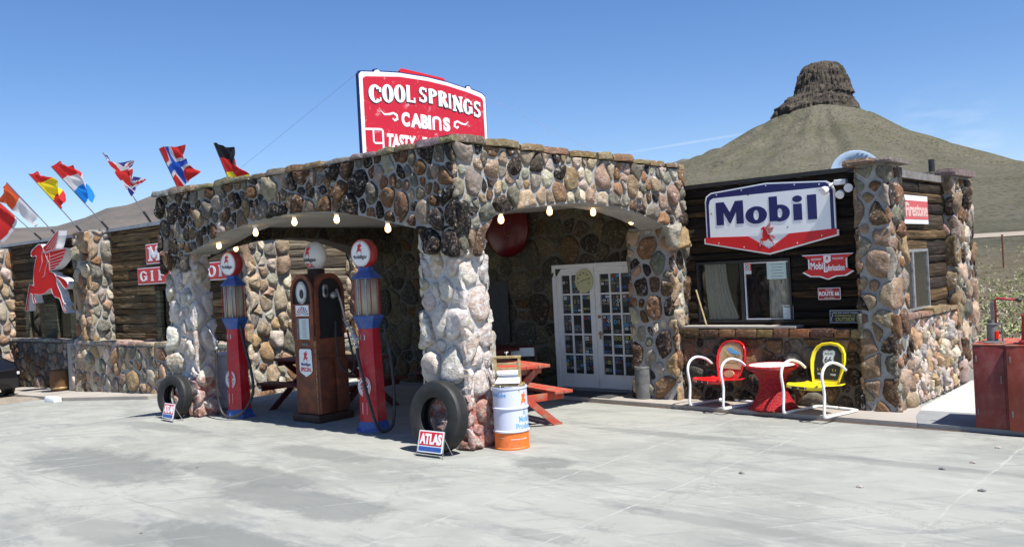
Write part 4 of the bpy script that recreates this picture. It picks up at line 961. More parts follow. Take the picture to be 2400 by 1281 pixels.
def dup(o, parent=None):
    c = o.copy(); C.objects.link(c); c.parent = parent
    for ch in o.children: dup(ch, c)
    return c
b0 = bulb()
for i, (x, y, z, k) in enumerate(BULBS):
    o = b0 if i == 0 else dup(b0); o.location = (x, y, z+.03); o['label'] = LB[i]; o['group'] = 'lit bulbs under the canopy arches'

# ================================================================== SIGNS
def mkframe(F, inner, mb, matn, d0, d1): mb.mat(matn).prism(inner, F, d0, d1)
# big shield sign on the log wall
F = FY(12.12); T_ = thing('wall_sign', 'largest white enamel sign on the log wall, blue lettering and rim, red pointed base', 'sign', (-5.63, 12.12, 2.6))
FL = lambda u, v, d: (u+5.63, -d, v-2.6)
mb = MB().mat('sign_white')
def pz(*L): return [PY(a, b, 12.12) for a, b in L]
outer = pz((1658, 568), (1652, 480), (1656, 465), (1670, 453), (1797, 432), (1940, 424), (1953, 428), (1958, 437), (1957, 536), (1961, 538), (1960, 546), (1803, 595), (1655, 570), (1655, 560))
outer = [(-6.6, 2.44), (-6.6, 2.98), (-6.58, 3.06), (-6.5, 3.11), (-5.62, 3.17), (-4.76, 3.11), (-4.68, 3.06), (-4.65, 2.98), (-4.65, 2.44), (-4.62, 2.44), (-4.62, 2.36), (-5.62, 2.15), (-6.64, 2.36), (-6.64, 2.44)]
sub = lambda P, k, cx=-5.62, cy=2.66: [(cx+(x-cx)*k, cy+(y-cy)*k) for x, y in P]
mb.prism(outer, FL, 0, .03); mb.build('board', T_)
mb = MB().mat('navy'); mb.prism([(-6.58, 2.45), (-6.58, 2.975), (-6.56, 3.045), (-6.49, 3.09), (-5.62, 3.148), (-4.77, 3.09), (-4.70, 3.045), (-4.67, 2.975), (-4.67, 2.45)], FL, .03, .034)
mb.mat('sign_white'); mb.prism([(-6.535, 2.43), (-6.535, 2.93), (-6.51, 3.0), (-6.46, 3.025), (-4.80, 3.025), (-4.74, 3.0), (-4.715, 2.93), (-4.715, 2.43)], FL, .034, .037)
mb.mat('sign_red'); mb.prism([(-6.62, 2.455), (-6.62, 2.375), (-5.62, 2.172), (-4.64, 2.375), (-4.64, 2.455), (-5.31, 2.43), (-5.62, 2.235), (-5.93, 2.43)], FL, .037, .040)
mb.mat('navy'); d0, d1 = .037, .041; g = FL
mb.prism([(-6.42, 2.62), (-6.42, 2.955), (-6.29, 2.955), (-6.2, 2.8), (-6.11, 2.955), (-5.985, 2.955), (-5.985, 2.62), (-6.1, 2.62), (-6.1, 2.8), (-6.19, 2.64), (-6.215, 2.64), (-6.3, 2.8), (-6.3, 2.62)], g, d0, d1)
n = 40; mb.strip(ell(-5.79, 2.725, .165, .125, n), ell(-5.79, 2.725, .042, .072, n), g, d0, d1, True)
mb.prism(rect(-5.59, -5.465, 2.615, 2.965), g, d0, d1); mb.strip(ell(-5.435, 2.725, .15, .12, 24, -140, 140), ell(-5.435, 2.725, .04, .066, 24, -140, 140), g, d0, d1+.0006)
mb.prism(rect(-5.235, -5.11, 2.605, 2.83), g, d0, d1); mb.prism(ell(-5.172, 2.9, .07, .046), g, d0, d1)
mb.prism(rect(-5.03, -4.9, 2.6, 2.94), g, d0, d1)
horse(mb, g, -5.645, 2.44, .34, .037, .0415, 1.35, 'sign_red', True, .004)
mb.build('lettering', T_)
mb = MB().mat('rust')
for a, b in ((-5.9, 3.02), (-4.85, 2.99), (-5.33, 2.52), (-6.5, 2.8)): mb.prism(ell(a, b, .012, .009, 8), FL, .0378, .0386)
for a, b in [(-6.4, 3.07), (-6.0, 3.1), (-5.62, 3.13), (-5.2, 3.1), (-4.85, 3.07), (-6.4, 2.36), (-6.0, 2.28), (-5.2, 2.29), (-4.85, 2.37)]: mb.mat('sign_white').prism(ell(a, b, .009, .009, 8), FL, .0405, .044)
mb.build('fixings', T_)
# small red banner sign
T_ = thing('wall_sign', 'red banner shaped sign with white lettering and flared corners right of the window', 'sign', (-4.8, 12.12, 1.97))
FL = lambda u, v, d: (u+.0, -d, v)
def bn(k):
    P = [(-.36, .145), (.36, .145), (.27, .09), (.27, -.06), (.36, -.1), (.25, -.16), (.12, -.165), (.0, -.185-.02), (-.12, -.165), (-.25, -.16), (-.36, -.1), (-.27, -.06), (-.27, .09)]
    return [(x-(.02 if x > 0 else -.02 if x < 0 else 0)*k, y-.014*k*(1 if y > 0 else -1)) for x, y in P]
mb = MB().mat('sign_white'); mb.prism(bn(0), FL, 0, .02); mb.build('board', T_)
mb = MB().mat('sign_red'); mb.prism(bn(1), FL, .02, .024); mb.mat('sign_white'); mb.prism([(-.05, .125), (.05, .125), (.048, .045), (0, .02), (-.048, .045)], FL, .024, .027)
text(mb, 'SOCONY', (-.22, -.075, .065, .095), FL, .024, .027, .02); text(mb, 'VACUUM', (.07, .22, .065, .095), FL, .024, .027, .02)
text(mb, 'Mobi', (-.235, -.06, -.06, .04), FL, .024, .027, .03); mb.prism(rect(-.05, -.03, -.1, .05), FL, .024, .027); mb.prism(rect(-.03, .0, -.1, -.082), FL, .024, .0275); text(mb, 'ubrication', (-.015, .235, -.085, .0), FL, .024, .027, .03)
horse(mb, FL, 0, .085, .06, .027, .028, 1.3, 'sign_red'); mb.build('lettering', T_)
# route 66 plate
T_ = thing('wall_sign', 'small dark red plate reading ROUTE 66 between the banner sign and the black notice', 'sign', (-4.8, 12.12, 1.575))
mb = MB().mat('sign_white'); mb.prism(rrect(-.155, .155, -.08, .08, .01), FL, 0, .012); mb.build('board', T_)
mb = MB().mat('sign_red_dull'); mb.prism(rrect(-.148, .148, -.073, .073, .008), FL, .012, .015); mb.mat('sign_white'); text(mb, 'ROUTE 66', (-.14, .14, -.028, .032), FL, .015, .017, .03); text(mb, 'ARIZONA', (-.05, .05, .045, .06), FL, .015, .017); text(mb, 'COOL SPRINGS', (-.07, .07, -.063, -.048), FL, .015, .017)
mb.build('lettering', T_)
# black notice leaning on the sill
T_ = thing('notice_board', 'black notice with yellow lettering reading OUTSIDE standing on the stone sill', 'sign', (-4.58, 12.08, 1.265), rot=(R(-4), 0, 0))
mb = MB().mat('paper'); mb.prism(rect(-.21, .21, -.085, .085), FL, 0, .015); mb.build('board', T_)
mb = MB().mat('black'); mb.prism(rect(-.203, .203, -.078, .078), FL, .015, .018); mb.mat('gold'); text(mb, 'OUTSIDE', (-.13, .13, -.062, -.012), FL, .018, .02, .02, .2); text(mb, 'DRINKING IT', (-.14, .14, .0, .026), FL, .018, .02, .01, .2); mb.mat('paper'); text(mb, 'WE DO NOT MIND', (-.17, .17, .04, .06), FL, .018, .02)
for sx in (-1, 1): mb.stroke([(sx*(.18+.012*math.sin(i*.9)), -.06+i*.015) for i in range(8)], .006, FL, .018, .02)
mb.build('lettering', T_)
# papers in the window
def paper(name, label, x, z, w_, h_, matn, lines, hd=None):
    T_ = thing(name, label, 'notice', (x, 12.165, z)); mb = MB().mat(matn); mb.prism(rect(-w_/2, w_/2, -h_/2, h_/2), FL, 0, .004); mb.build('sheet', T_)
    mb = MB().mat('ink_grey'); 
    for i in range(lines): yy = h_*.5-h_*(i+.8)/(lines+.6); mb.prism(rect(-w_*.3+.02*(i % 2), w_*.38-.015*(i % 3), yy, yy+h_*.035), FL, .004, .005)
    if hd: mb.mat('ink').prism(rect(-w_*.42, w_*.42, h_*.36, h_*.43), FL, .004, .0055)
    mb.build('writing', T_)
paper('paper_sheet', 'pale green handwritten sheet taped inside the top of the right sash', -5.565, 1.92, .29, .24, 'paper_green', 5)
paper('paper_sheet', 'white printed list with dark border at the lower right corner of the window', -5.42, 1.325, .15, .2, 'paper', 7, True)
T_ = thing('no_smoking_sign', 'small red and white no smoking sticker at the top of the window post', 'sign', (-6.0, 12.165, 1.97)); mb = MB().mat('sign_red'); mb.prism(rect(-.05, .05, -.035, .08), FL, 0, .004); mb.mat('paper'); mb.prism(rect(-.05, .05, -.085, -.035), FL, 0, .004); mb.prism(rect(-.035, .035, -.025, .05), FL, .004, .006)
mb.mat('ink'); mb.strip(ell(0, .012, .027, .027, 20), ell(0, .012, .02, .02, 20), FL, .006, .007, True); mb.stroke([(-.018, .03), (.018, -.006)], .006, FL, .006, .0075); mb.build('sticker', T_)
mb = MB().mat('wood_pale'); mb.tube([(-6.82, 12.08, 1.68), (-6.62, 11.98, 1.16)], .013, 6); o = mb.build('wooden_stick'); tag(o, 'thin pale wooden stick leaning in the left corner of the window sill', 'stick')
# firestone sign on the side wall
T_ = thing('wall_sign', 'faded red and white sign with white lettering on the sunlit side wall', 'sign', (-3.97, 12.72, 2.66)); FLX = lambda u, v, d: (d, u, v)
mb = MB().mat('sign_white'); mb.prism(rect(-.05, 1.03, -.19, .2), FLX, 0, .02); mb.build('board', T_)
mb = MB().mat('firered'); mb.prism(rect(-.05, 1.02, -.13, .13), FLX, .02, .024); mb.mat('pinkletter'); text(mb, 'Firestone', (.03, .99, -.09, .1), FLX, .024, .027, .03)
mb.build('lettering', T_)
# gift shop signs on the left wing
def slabsign(label, x0, x1, z0, z1, word, pad=.1):
    T_ = thing('shop_sign', label, 'sign', (x0, LY-.02, z0)); mb = MB().mat('sign_white'); mb.prism(rect(0, x1-x0, 0, z1-z0), FL, -.06, 0); mb.build('board', T_)
    mb = MB().mat('sign_red'); mb.prism(rect(.02, x1-x0-.02, .02, z1-z0-.02), FL, 0, .006); mb.mat('sign_white'); n = len(word); cw = (x1-x0-2*pad)/n
    for i, ch in enumerate(word):
        if ch != ' ': glyph(mb, ch, pad+cw*(i+.1), .075, cw*(.8 if ch != 'I' else .7), z1-z0-.15, FL, .006, .26, .13)
    mb.build('lettering', T_)
m0 = PY(343, 570, LY); slabsign('square red panel with white letter M on the log wall, above the long red board', -20.95, -20.15, 2.74, 3.22, 'M', .08)
slabsign('long red board reading GIFT SHOP passing behind the left pillar', -21.42, -17.3, 2.26, 2.66, 'GIFT SHOP', .08)
# winged horse on the left wing
T_ = thing('horse_sign', 'large red winged horse cut-out sign with white edges on the log wall', 'sign', (-26.6, LY-.35, 2.55))
sx = .00308/1.; cxh = 385
def hf(P): return [PY(40+x/5.57, 530+y/5.57, LY-.35) for x, y in P]
mbb = MB().mat('white'); mbl = MB().mat('horse_red'); FH = lambda u, v, d: (u+26.6, -d, v-2.55)
for i, P in enumerate((HB, HT, HW1, HW2)):
    Q = hf(P); mbb.mat('white').prism(Q, FH, -.2, .0+i*.001); cxq = sum(p[0] for p in Q)/len(Q); cyq = sum(p[1] for p in Q)/len(Q)
    mbl.mat('horse_red').prism([(cxq+(a-cxq)*.985, cyq+(b-cyq)*.985) for a, b in Q], FH, .004, .012+.001*i)
    mbl.mat('flag_white').stroke(Q, .018, FH, .004, .02+.001*i, True)
for P in FEATH: mbl.stroke(hf(P), .014, FH, .012, .0225)
for P in ([(345, 290), (330, 380), (335, 470), (300, 590)], [(405, 380), (400, 480), (375, 560), (368, 640), (340, 665)]):
    mbl.stroke(hf(P), .014, FH, .012, .0215)
mbb.build('cut_out', T_); mbl.build('face', T_)
# roof sign
XS = -11.
T_ = thing('roof_sign', 'big weathered red billboard with white border and lettering above the canopy roof', 'sign', (XS, 10.7, 3.5)); FR = lambda u, v, d: (d, u-10.7, v-3.5)
ol = [(9.251, 3.85), (9.251, 5.337), (9.3, 5.39), (9.579, 5.421), (9.6, 5.455), (9.66, 5.47), (9.7, 5.44), (10.13, 5.478), (10.75, 5.485), (11.24, 5.46), (11.727, 5.405), (11.75, 5.45), (11.82, 5.455), (11.85, 5.41), (12.137, 5.361), (12.225, 5.3), (12.225, 3.85)]
mb = MB().mat('sign_red'); mb.prism([(10.17, 5.4), (10.15, 5.5), (10.2, 5.545), (11.15, 5.505), (11.22, 5.47), (11.22, 5.3)], FR, -.045, -.002); mb.mat('navy').prism(ol, FR, -.05, 0); mb.build('board', T_)
sc2 = lambda P, m: [(10.738+(x-10.738)*(1-m/1.487), 4.7+(y-4.7)*(1-m/.72)) for x, y in P]
mb = MB().mat('sign_white'); mb.prism(sc2(ol, .018), FR, .0, .006); mb.build('border', T_)
mb = MB().mat('weathered'); mb.prism([(9.34, 3.9), (9.34, 5.27), (9.4, 5.31), (10.13, 5.395), (10.75, 5.405), (11.24, 5.38), (11.75, 5.325), (12.08, 5.27), (12.14, 5.22), (12.14, 3.9)], FR, .006, .009); mb.build('face', T_)
mb = MB(); LET = [('C', 9.44, 9.72, 4.905, 5.2), ('O', 9.72, 9.97, 4.935, 5.235), ('O', 9.98, 10.23, 4.965, 5.26), ('L', 10.24, 10.45, 4.995, 5.275), ('S', 10.53, 10.73, 5.02, 5.285), ('P', 10.75, 10.98, 5.025, 5.275), ('R', 10.98, 11.22, 5.0, 5.265), ('I', 11.2, 11.34, 4.985, 5.245), ('N', 11.34, 11.58, 4.955, 5.225), ('G', 11.6, 11.83, 4.925, 5.205), ('S', 11.86, 12.06, 4.895, 5.19)]
for ch, a, b, c, d in LET:
    mb.mat('ink'); glyph(mb, ch, a-.012, c-.016, b-a, d-c, FR, .009, .44, .17, depth=.003)
    mb.mat('sign_white'); glyph(mb, ch, a, c, b-a, d-c, FR, .0165, .37, .125, depth=.002)
mb.mat('sign_white')
text(mb, 'C', (10.12, 10.3, 4.58, 4.82), FR, .009, .015, .06); text(mb, 'ABI', (10.32, 10.79, 4.58, 4.82), FR, .009, .015, .06)
mb.stroke([(10.85, 4.58), (10.85, 4.76)], .05, FR, .009, .015); mb.strip(ell(10.93, 4.74, .105, .08, 16, 0, 180), ell(10.93, 4.74, .055, .03, 16, 0, 180), FR, .009, .0155); mb.stroke([(11.01, 4.58), (11.01, 4.75)], .05, FR, .009, .0152)
text(mb, 'S', (11.08, 11.25, 4.58, 4.82), FR, .009, .015, .06)
text(mb, 'TASTY', (9.78, 10.42, 4.2, 4.44), FR, .009, .015, .05, .15); text(mb, 'FOOD', (10.55, 11.2, 4.2, 4.44), FR, .009, .015, .05, .15)
for k, sg in ((9.93, 1), (11.46, -1)):
    mb.stroke([(k+sg*(-.26), 4.80), (k+sg*(-.18), 4.74), (k+sg*(-.08), 4.75), (k+sg*.02, 4.78), (k+sg*.09, 4.75), (k+sg*.1, 4.69), (k+sg*.04, 4.66), (k+sg*.0, 4.69)], [.004, .03, .035, .035, .045, .045, .035, .03], FR, .009, .014)
mb.stroke([(9.34, 4.47), (9.68, 4.49), (9.7, 4.47), (9.7, 4.2), (9.69, 3.95)], .035, FR, .009, .014); mb.stroke([(9.5, 4.46), (9.5, 4.28), (9.53, 4.26), (9.69, 4.27)], .03, FR, .009, .0145)
mb.build('lettering', T_)
mb = MB().mat('pole_grey')
for yy in (9.8, 11.7): mb.tube([(-.12, yy-10.7, 0), (-.12, yy-10.7, 1.7)], .04, 8)
mb.build('post', T_)
for p0, p1 in (((0, -1.44, 1.85), (-3.2, -2.4, .1)), ((0, 1.5, 1.8), (3.0, 2.6, -.1))):
    mb = MB().mat('pole_grey'); mb.tube([p0, p1], .002, 5); mb.build('guy_wire', T_)
# round red button sign under the canopy
T_ = thing('button_sign', 'big round dark red button sign hung on the entrance wall', 'sign', (-10.57, 12.12, 2.88))
mb = MB().mat('button_red'); mb.lathe([(.0, -.12), (.2, -.115), (.38, -.085), (.48, -.04), (.52, .0), (.5, .02), (0, .02)], 40, None, 'y'); mb.build('disc', T_, smooth=True)
mb = MB().mat('galv'); mb.tube([(.14+.1*math.cos(R(a)), -.118, -.03+.12*math.sin(R(a))) for a in range(0, 360, 15)], .004, 6, closed=True); mb.build('ring', T_)
# thermometer dial on door
T_ = thing('wall_thermometer', 'round yellow dial thermometer fixed on the left door leaf', 'thermometer', (-9.0, 12.235, 1.885))
mb = MB().mat('dial'); mb.prism(ell(0, 0, .18, .2, 32), FL, 0, .03); mb.build('dial_plate', T_)
mb = MB().mat('ink'); mb.stroke([(-.07, -.01), (.08, .03)], [.012, .004], FL, .03, .034)
for i in range(11):
    a = R(-30+24*i); p = (.15*math.cos(a), .165*math.sin(a)); mb.stroke([(p[0]*.86, p[1]*.86), p], .006, FL, .03, .032)
for i, nn in enumerate(('120', '100', '80', '60', '40', '20', '0')):
    a = R(-20+36*i); p = (.115*math.cos(a), .125*math.sin(a)); text(mb, nn, (p[0]-.02, p[0]+.02, p[1]-.01, p[1]+.012), FL, .03, .032, .01)
mb.build('needle', T_)
# floodlight
T_ = thing('floodlight', 'white triple floodlight fixture at the top right of the log wall', 'floodlight', (-4.52, 12.1, 3.03))
mb = MB().mat('white'); mb.bbox(-.1, .06, -.1, 0, .0, .07, .012); mb.tube([(-.1, -.05, .03), (-.16, -.1, .0)], .02, 8); mb.build('mount', T_)
for (x, z, dx, dz) in ((-.18, -.03, -.6, -.5), (-.0, -.1, 0., -.4), (.1, -.05, .2, -.1)):
    mb = MB().mat('white'); a = Vector((dx, -1, dz)).normalized(); p = Vector((x, -.07, z)); mb.tube([tuple(p), tuple(p+a*.03), tuple(p+a*.05), tuple(p+a*.11)], [.02, .035, .05, .058], 14); mb.build('lamp_head', T_, angle=50)
# dish
T_ = thing('satellite_dish', 'pale blue grey satellite dish showing above the roof beside the corner column', 'satellite dish', (-5.0, 13.9, 3.2))
mb = MB().mat('dish'); mb.lathe([(.0, .06), (.2, .045), (.3, .01), (.38, -.05), (.385, -.045), (.3, .02), (.2, .055), (0, .07)], 32, None, 'y'); mb.build('reflector', T_, smooth=True, loc=(.0, 0, PY(1975, 377, 13.9)[1]-3.2-.24), rot=(R(-12), 0, R(30)))
mb = MB().mat('galv'); mb.tube([(0, .1, 0), (0, .1, .15), (0, .04, .15)], .02, 8); mb.build('mast', T_)

# ================================================================== FLAGS
def flag(label, base, tip, hoist, fly, bands, seed, cross=None, drop=(0, 0, 0), narrow=1.):
    """base/tip of the pole, hoist = length of cloth along the pole from the tip, fly = cloth vector"""
    base = Vector(base); tip = Vector(tip); T_ = thing('flag', label, 'flag', base, group='national flags on poles along the roof')
    mb = MB().mat('pole_grey'); tv = tip-base; mb.tube([(0, 0, 0), tuple(tv)], .014, 6); mb.mat('black').tube([(0, 0, 0), tuple(tv.normalized()*.3)], .028, 6); mb.build('pole', T_)
    ax = -tv.normalized(); fly = Vector(fly); nn = ax.cross(fly).normalized(); mb = MB(); NU, NV = 34, 24; vs = []
    for i in range(NU+1):
        for j in range(NV+1):
            u, v = i/NU, j/NV; k = 1-(1-narrow)*u
            p = tv+ax*(hoist*(v*k+.5*(1-k)*0))+fly*u*(1-.12*math.sin(v*3))+Vector(drop)*u*u
            p += nn*(.11*hoist*u*math.sin(u*9+v*4+seed)+.055*math.sin(u*19-v*8+seed*2)*u+.03*noise.noise(Vector((u*6, v*6, seed)))*u)+ax*(.05*math.sin(u*6+seed)*u)
            vs.append(tuple(p))
    base_i = 0; mb.v = vs
    for i in range(NU):
        for j in range(NV):
            u, v = (i+.5)/NU, (j+.5)/NV; m_ = bands(u, v); mb.mat(m_)
            mb.f.append((i*(NV+1)+j, (i+1)*(NV+1)+j, (i+1)*(NV+1)+j+1, i*(NV+1)+j+1)); mb.m.append(mb.cur); mb.c.append((1, 1, 1))
    mb.build('cloth', T_, smooth=True)
def norway(u, v):
    if abs(u-.36) < .07 or abs(v-.5) < .08: return 'flag_blue'
    if abs(u-.36) < .13 or abs(v-.5) < .16: return 'flag_white'
    return 'flag_red'
def union(u, v):
    if abs(u-.5) < .08 or abs(v-.5) < .12: return 'flag_red'
    if abs(u-.5) < .14 or abs(v-.5) < .2: return 'flag_white'
    d = abs(abs(u-.5)-abs(v-.5)); return 'flag_red' if d < .04 else ('flag_white' if d < .1 else 'flag_navy')
def spain(u, v):
    if v < .25: return 'flag_red'
    if v > .75: return 'flag_red'
    return 'sign_red_dull' if (abs(u-.36) < .08 and abs(v-.5) < .15 and (int(u*34)+int(v*24)) % 2) else 'flag_yellow'
BY = LY+.02
flag('plain red flag with white edge cut off by the left side of the picture', (-27.0, BY, 3.7), (-27.02, 9.5, 4.95), .85, (.3, 0, -.75), lambda u, v: 'flag_white' if v > .93 else 'flag_red', 1, drop=(-1.2, 0, .15))
flag('orange and white flag with a blue hoist at far left of the roof', (-25.9, BY, 3.7), (-25.917, 9.5, 5.197), 1.18, (-1.0, .2, -.25), lambda u, v: 'flag_blue' if u < .07 else ('flag_white' if (v > .42+.0*u) else 'flag_orange'), 2.2)
flag('red and yellow Spanish flag with a crest', (-24.34, BY, 3.7), (-24.342, 9.46, 5.249), 1.18, (.75, 0, -.02), spain, .6, narrow=.7, drop=(.15, 0, -.1))
flag('red, white and blue Dutch flag', (-22.87, BY, 3.7), (-22.868, 9.42, 5.262), 1.18, (1.0, 0, .2), lambda u, v: 'flag_red' if v < .33 else ('flag_white' if v < .67 else 'flag_sky'), 1.4, drop=(0, 0, -.3), narrow=.8)
flag('British flag twisted around its pole', (-20.72, BY, 3.75), (-20.716, 9.7, 5.35), 1.25, (.25, .05, -.5), union, 3., drop=(.9, 0, .15), narrow=.4)
flag('red, white and blue Norwegian flag blowing to the right', (-18.87, BY, 3.75), (-18.873, 10.1, 5.23), 1.05, (.95, 0, .1), norway, 4., drop=(.15, 0, -.2), narrow=.6)
flag('black, red and gold German flag half hidden behind the parapet', (-16.85, BY, 3.75), (-16.812, 10.2, 5.09), .98, (.85, 0, -.1), lambda u, v: 'flag_black' if v < .33 else ('flag_red' if v < .67 else 'flag_yellow'), 5., drop=(0, 0, -.25), narrow=.8)

# ================================================================== PUMPS
def cr(pts, n=8):                                          # Catmull-Rom
    P = [Vector(p) for p in pts]; P = [P[0]*2-P[1]]+P+[P[-1]*2-P[-2]]; out = []
    for i in range(1, len(P)-2):
        for k in range(n):
            t = k/n; a, b, c, d = P[i-1], P[i], P[i+1], P[i+2]
            out.append(tuple(.5*((2*b)+(c-a)*t+(2*a-5*b+4*c-d)*t*t+(3*b-a-3*c+d)*t**3)))
    out.append(tuple(P[-2])); return out
def globe(T_, z, body, rx=.27, special=False):
    K = .78 if special else .73
    S_ = lambda x, y, zz: (x*K, y*K, z+zz*K*1.04)
    if special:
        el = lambda u, v, d: S_(u, -(.19*math.sqrt(max(.0, 1-(u/.28)**2-(v/.28)**2)))-d-.002, v)
        mb = MB().mat('milk')
        mb.lathe([(.28*math.sin(math.pi*i/20)+.001, -.19*math.cos(math.pi*i/20)) for i in range(21)], 32, S_, 'y'); g = mb.build('globe', T_, smooth=True)
    else:
        mb = MB().mat(body); mb.lathe([(.2, -.12), (rx-.015, -.12), (rx, -.09), (rx, .05), (rx-.04, .11), (rx-.12, .14), (0, .15)], 36, S_, 'y'); g = mb.build('globe', T_, angle=50)
        mb = MB().mat('sign_white'); mb.lathe([(0, -.15), (.12, -.147), (.2, -.136), (rx-.02, -.118)], 36, S_, 'y'); mb.build('lens', g, smooth=True)
        el = lambda u, v, d: S_(u, -.152+.5*(u*u+v*v)-d, v)
    mb = MB(); horse(mb, el, -.01, .1, .22, 0, .004, 1.25, 'sign_red'); mb.build('emblem', g)
    mb = MB(); mb.mat('ink'); text(mb, 'Mobilgas', (-.19, .19, -.115, -.02), el, 0, .003, .03)
    if special: mb.mat('sign_red'); text(mb, 'SPECIAL', (-.12, .12, -.205, -.125), el, 0, .003, .03)
    mb.build('lettering', g)
def vis_pump(label, x, y, rz, hose_pts, side):
    T_ = thing('petrol_pump', label, 'petrol pump', (x, y, 0), rz, 'red visible glass petrol pumps')
    ph = .5; n = 6
    mb = MB().mat('pump_blue'); mb.lathe([(.25, 0), (.25, .025), (.225, .04), (.2, .12), (.193, .135)], n, None, 'z', ph); mb.build('base', T_)
    mb = MB().mat('pump_red'); mb.lathe([(.19, .136), (.148, 1.42)], n, None, 'z', ph); bd = mb.build('body', T_)
    FB = lambda u, v, d: ((u), -(lerp(.19, .148, (v-.136)/1.284)*math.cos(math.pi/6))-d, v)
    def FBr(k):
        a = R(60*k); c_, s_ = math.cos(a), math.sin(a)
        def f(u, v, d): X_, Y__, Z__ = FB(u, v, d); return (X_*c_-Y__*s_, X_*s_+Y__*c_, Z__)
        return f
    mb = MB().mat('sign_white'); F0 = FBr(side)
    for rr_ in (.115, .092): mb.strip(ell(0, .62, rr_, rr_*1.2, 36), ell(0, .62, rr_-.012, (rr_-.012)*1.25, 36), F0, 0, .004, True)
    r_ = random.Random(3)
    for i in range(26):
        a = r_.uniform(0, 6.28); q = .085*math.sqrt(r_.random()); u, v = q*math.cos(a), .62+q*1.25*math.sin(a); mb.stroke([(u-.02, v-.01), (u, v+.02), (u+.015, v)], .009, F0, 0, .0035)
    mb.build('emblem', bd); mb = MB(); mb.mat('paper').prism(rect(-.045, .04, .24, .4), F0, 0, .004); mb.mat('ink_grey')
    for i in range(7): mb.prism(rect(-.035, .03, .255+.019*i, .262+.019*i), F0, .004, .005)
    mb.build('placard', bd); mb = MB(); mb.mat('sign_white').prism(ell(0, 1.3, .04, .055, 20), F0, 0, .006); mb.mat('ink').prism(ell(0, 1.3, .028, .04, 20), F0, .006, .008); mb.build('emblem', bd)
    mb = MB().mat('pump_blue'); mb.lathe([(.15, 1.42), (.165, 1.46), (.215, 1.57), (.215, 1.6), (.18, 1.6)], n, None, 'z', ph); mb.build('collar', T_)
    mb = MB().mat('old_glass'); mb.lathe([(.162, 1.6), (.162, 2.11)], 28); cyl = mb.build('glass_cylinder', T_, smooth=True)
    mb = MB().mat('sign_white').lathe([(.03, 1.6), (.03, 2.1)], 8, lambda a, b, c: (a*.6, b-.155, c))
    mb = MB().mat('ring_red')
    for i in range(8): a = 2*math.pi*(i+.3)/8; mb.tube([(.182*math.cos(a), .182*math.sin(a), 1.6), (.182*math.cos(a), .182*math.sin(a), 2.11)], .007, 6)
    mb.mat('steel')
    for i in (5, 6): a = 2*math.pi*(i+.85)/8; mb.tube([(.168*math.cos(a), .168*math.sin(a), 1.6), (.168*math.cos(a), .168*math.sin(a), 2.11)], .01, 6)
    mb.build('guard_rods', cyl)
    mb = MB().mat('pump_blue'); mb.lathe([(.205, 2.11), (.215, 2.125), (.16, 2.18), (.11, 2.22), (.1, 2.28), (.08, 2.28)], n, None, 'z', ph); mb.build('cap', T_)
    globe(T_, 2.46, 'ring_red')
    for k_ in range(6):
        a = 2*math.pi*(k_+.5)/6; mb = MB().mat('steel'); mb.lathe([(.014, 0), (.014, .012), (0, .016)], 8, lambda x, y, z: (x+.215*math.cos(a), y+.215*math.sin(a), z+.03))
        mb.build('bolt', T_)
    pts = cr([(a_*.8, b_*.74, c_) for a_, b_, c_ in hose_pts], 10); mb = MB().mat('hose'); mb.tube(pts, .022, 8); ho = mb.build('hose', T_, smooth=True)
    p = Vector(pts[-1]); q = Vector(pts[-2]); t = (p-q).normalized()
    mb = MB().mat('steel'); mb.tube([tuple(p), tuple(p+t*.05)], .03, 10); p2 = p+t*.05+Vector((-.02, 0, .07)); mb.tube([tuple(p+t*.05), tuple(p2), tuple(p2+Vector((-.02, 0, .1)))], [.022, .034, .03], 10)
    p3 = p2+Vector((-.02, 0, .1)); mb.tube([tuple(p3), tuple(p3+Vector((-.08, -.01, .08))), tuple(p3+Vector((-.17, -.02, .2)))], [.02, .014, .01], 8); mb.tube([tuple(p2+Vector((0, 0, .03))), tuple(p2+Vector((.07, 0, .01)))], .024, 8); mb.tube([tuple(p+Vector((-.05, 0, .02))), tuple(p2+Vector((-.08, 0, .03))), tuple(p3+Vector((-.05, 0, 0)))], .007, 6)
    mb.build('nozzle', ho, smooth=True); return T_
vis_pump('left red visible petrol pump beside the left pillar, hose in a wide loop', -12.92, 8.05, R(8), [(.26, -.1, 1.5), (.36, -.12, 1.2), (.56, -.15, .75), (.62, -.2, .4), (.42, -.32, .12), (.1, -.42, .05), (-.12, -.42, .2), (-.2, -.4, .6), (-.2, -.36, 1.1)], 0)
vis_pump('right red visible petrol pump, hose slanting down across its front', -9.8, 8.2, R(8), [(.26, .1, 1.5), (.42, .05, 1.0), (.5, .0, .5), (.52, -.1, .12), (.42, -.24, .03), (.33, -.32, .12), (.2, -.36, .5), (.02, -.34, 1.0), (-.04, -.3, 1.16)], 0)
# rusty tall pump
T_ = thing('petrol_pump', 'tall rusty brown petrol pump with white globe between the two red pumps', 'petrol pump', (-11.33, 8.5, 0))
mb = MB().mat('rust'); hx, hy, zs = .275, .27, 1.93
mb.bbox(-hx, hx, -hy, hy, .12, zs, .015); bd = mb.build('body', T_, angle=40)
mb = MB().mat('rust_dark'); mb.prism([(-hx, zs)]+[(hx*math.cos(R(a)), zs+.3*math.sin(R(a))) for a in range(180, -1, -12)]+[(hx, zs)], lambda u, v, d: (u, -d, v), -hy, hy)
mb.mat('rust'); mb.prism([(-hy, zs)]+[(hy*math.cos(R(a)), zs+.3*math.sin(R(a))) for a in range(180, -1, -12)], lambda u, v, d: (d, u, v), -hx-.004, hx+.006)
mb.build('arched_top', T_, angle=40)
mb = MB().mat('rust_dark'); mb.bbox(-.33, .33, -.33, .33, 0, .12, .02); mb.build('plinth', T_, angle=40)
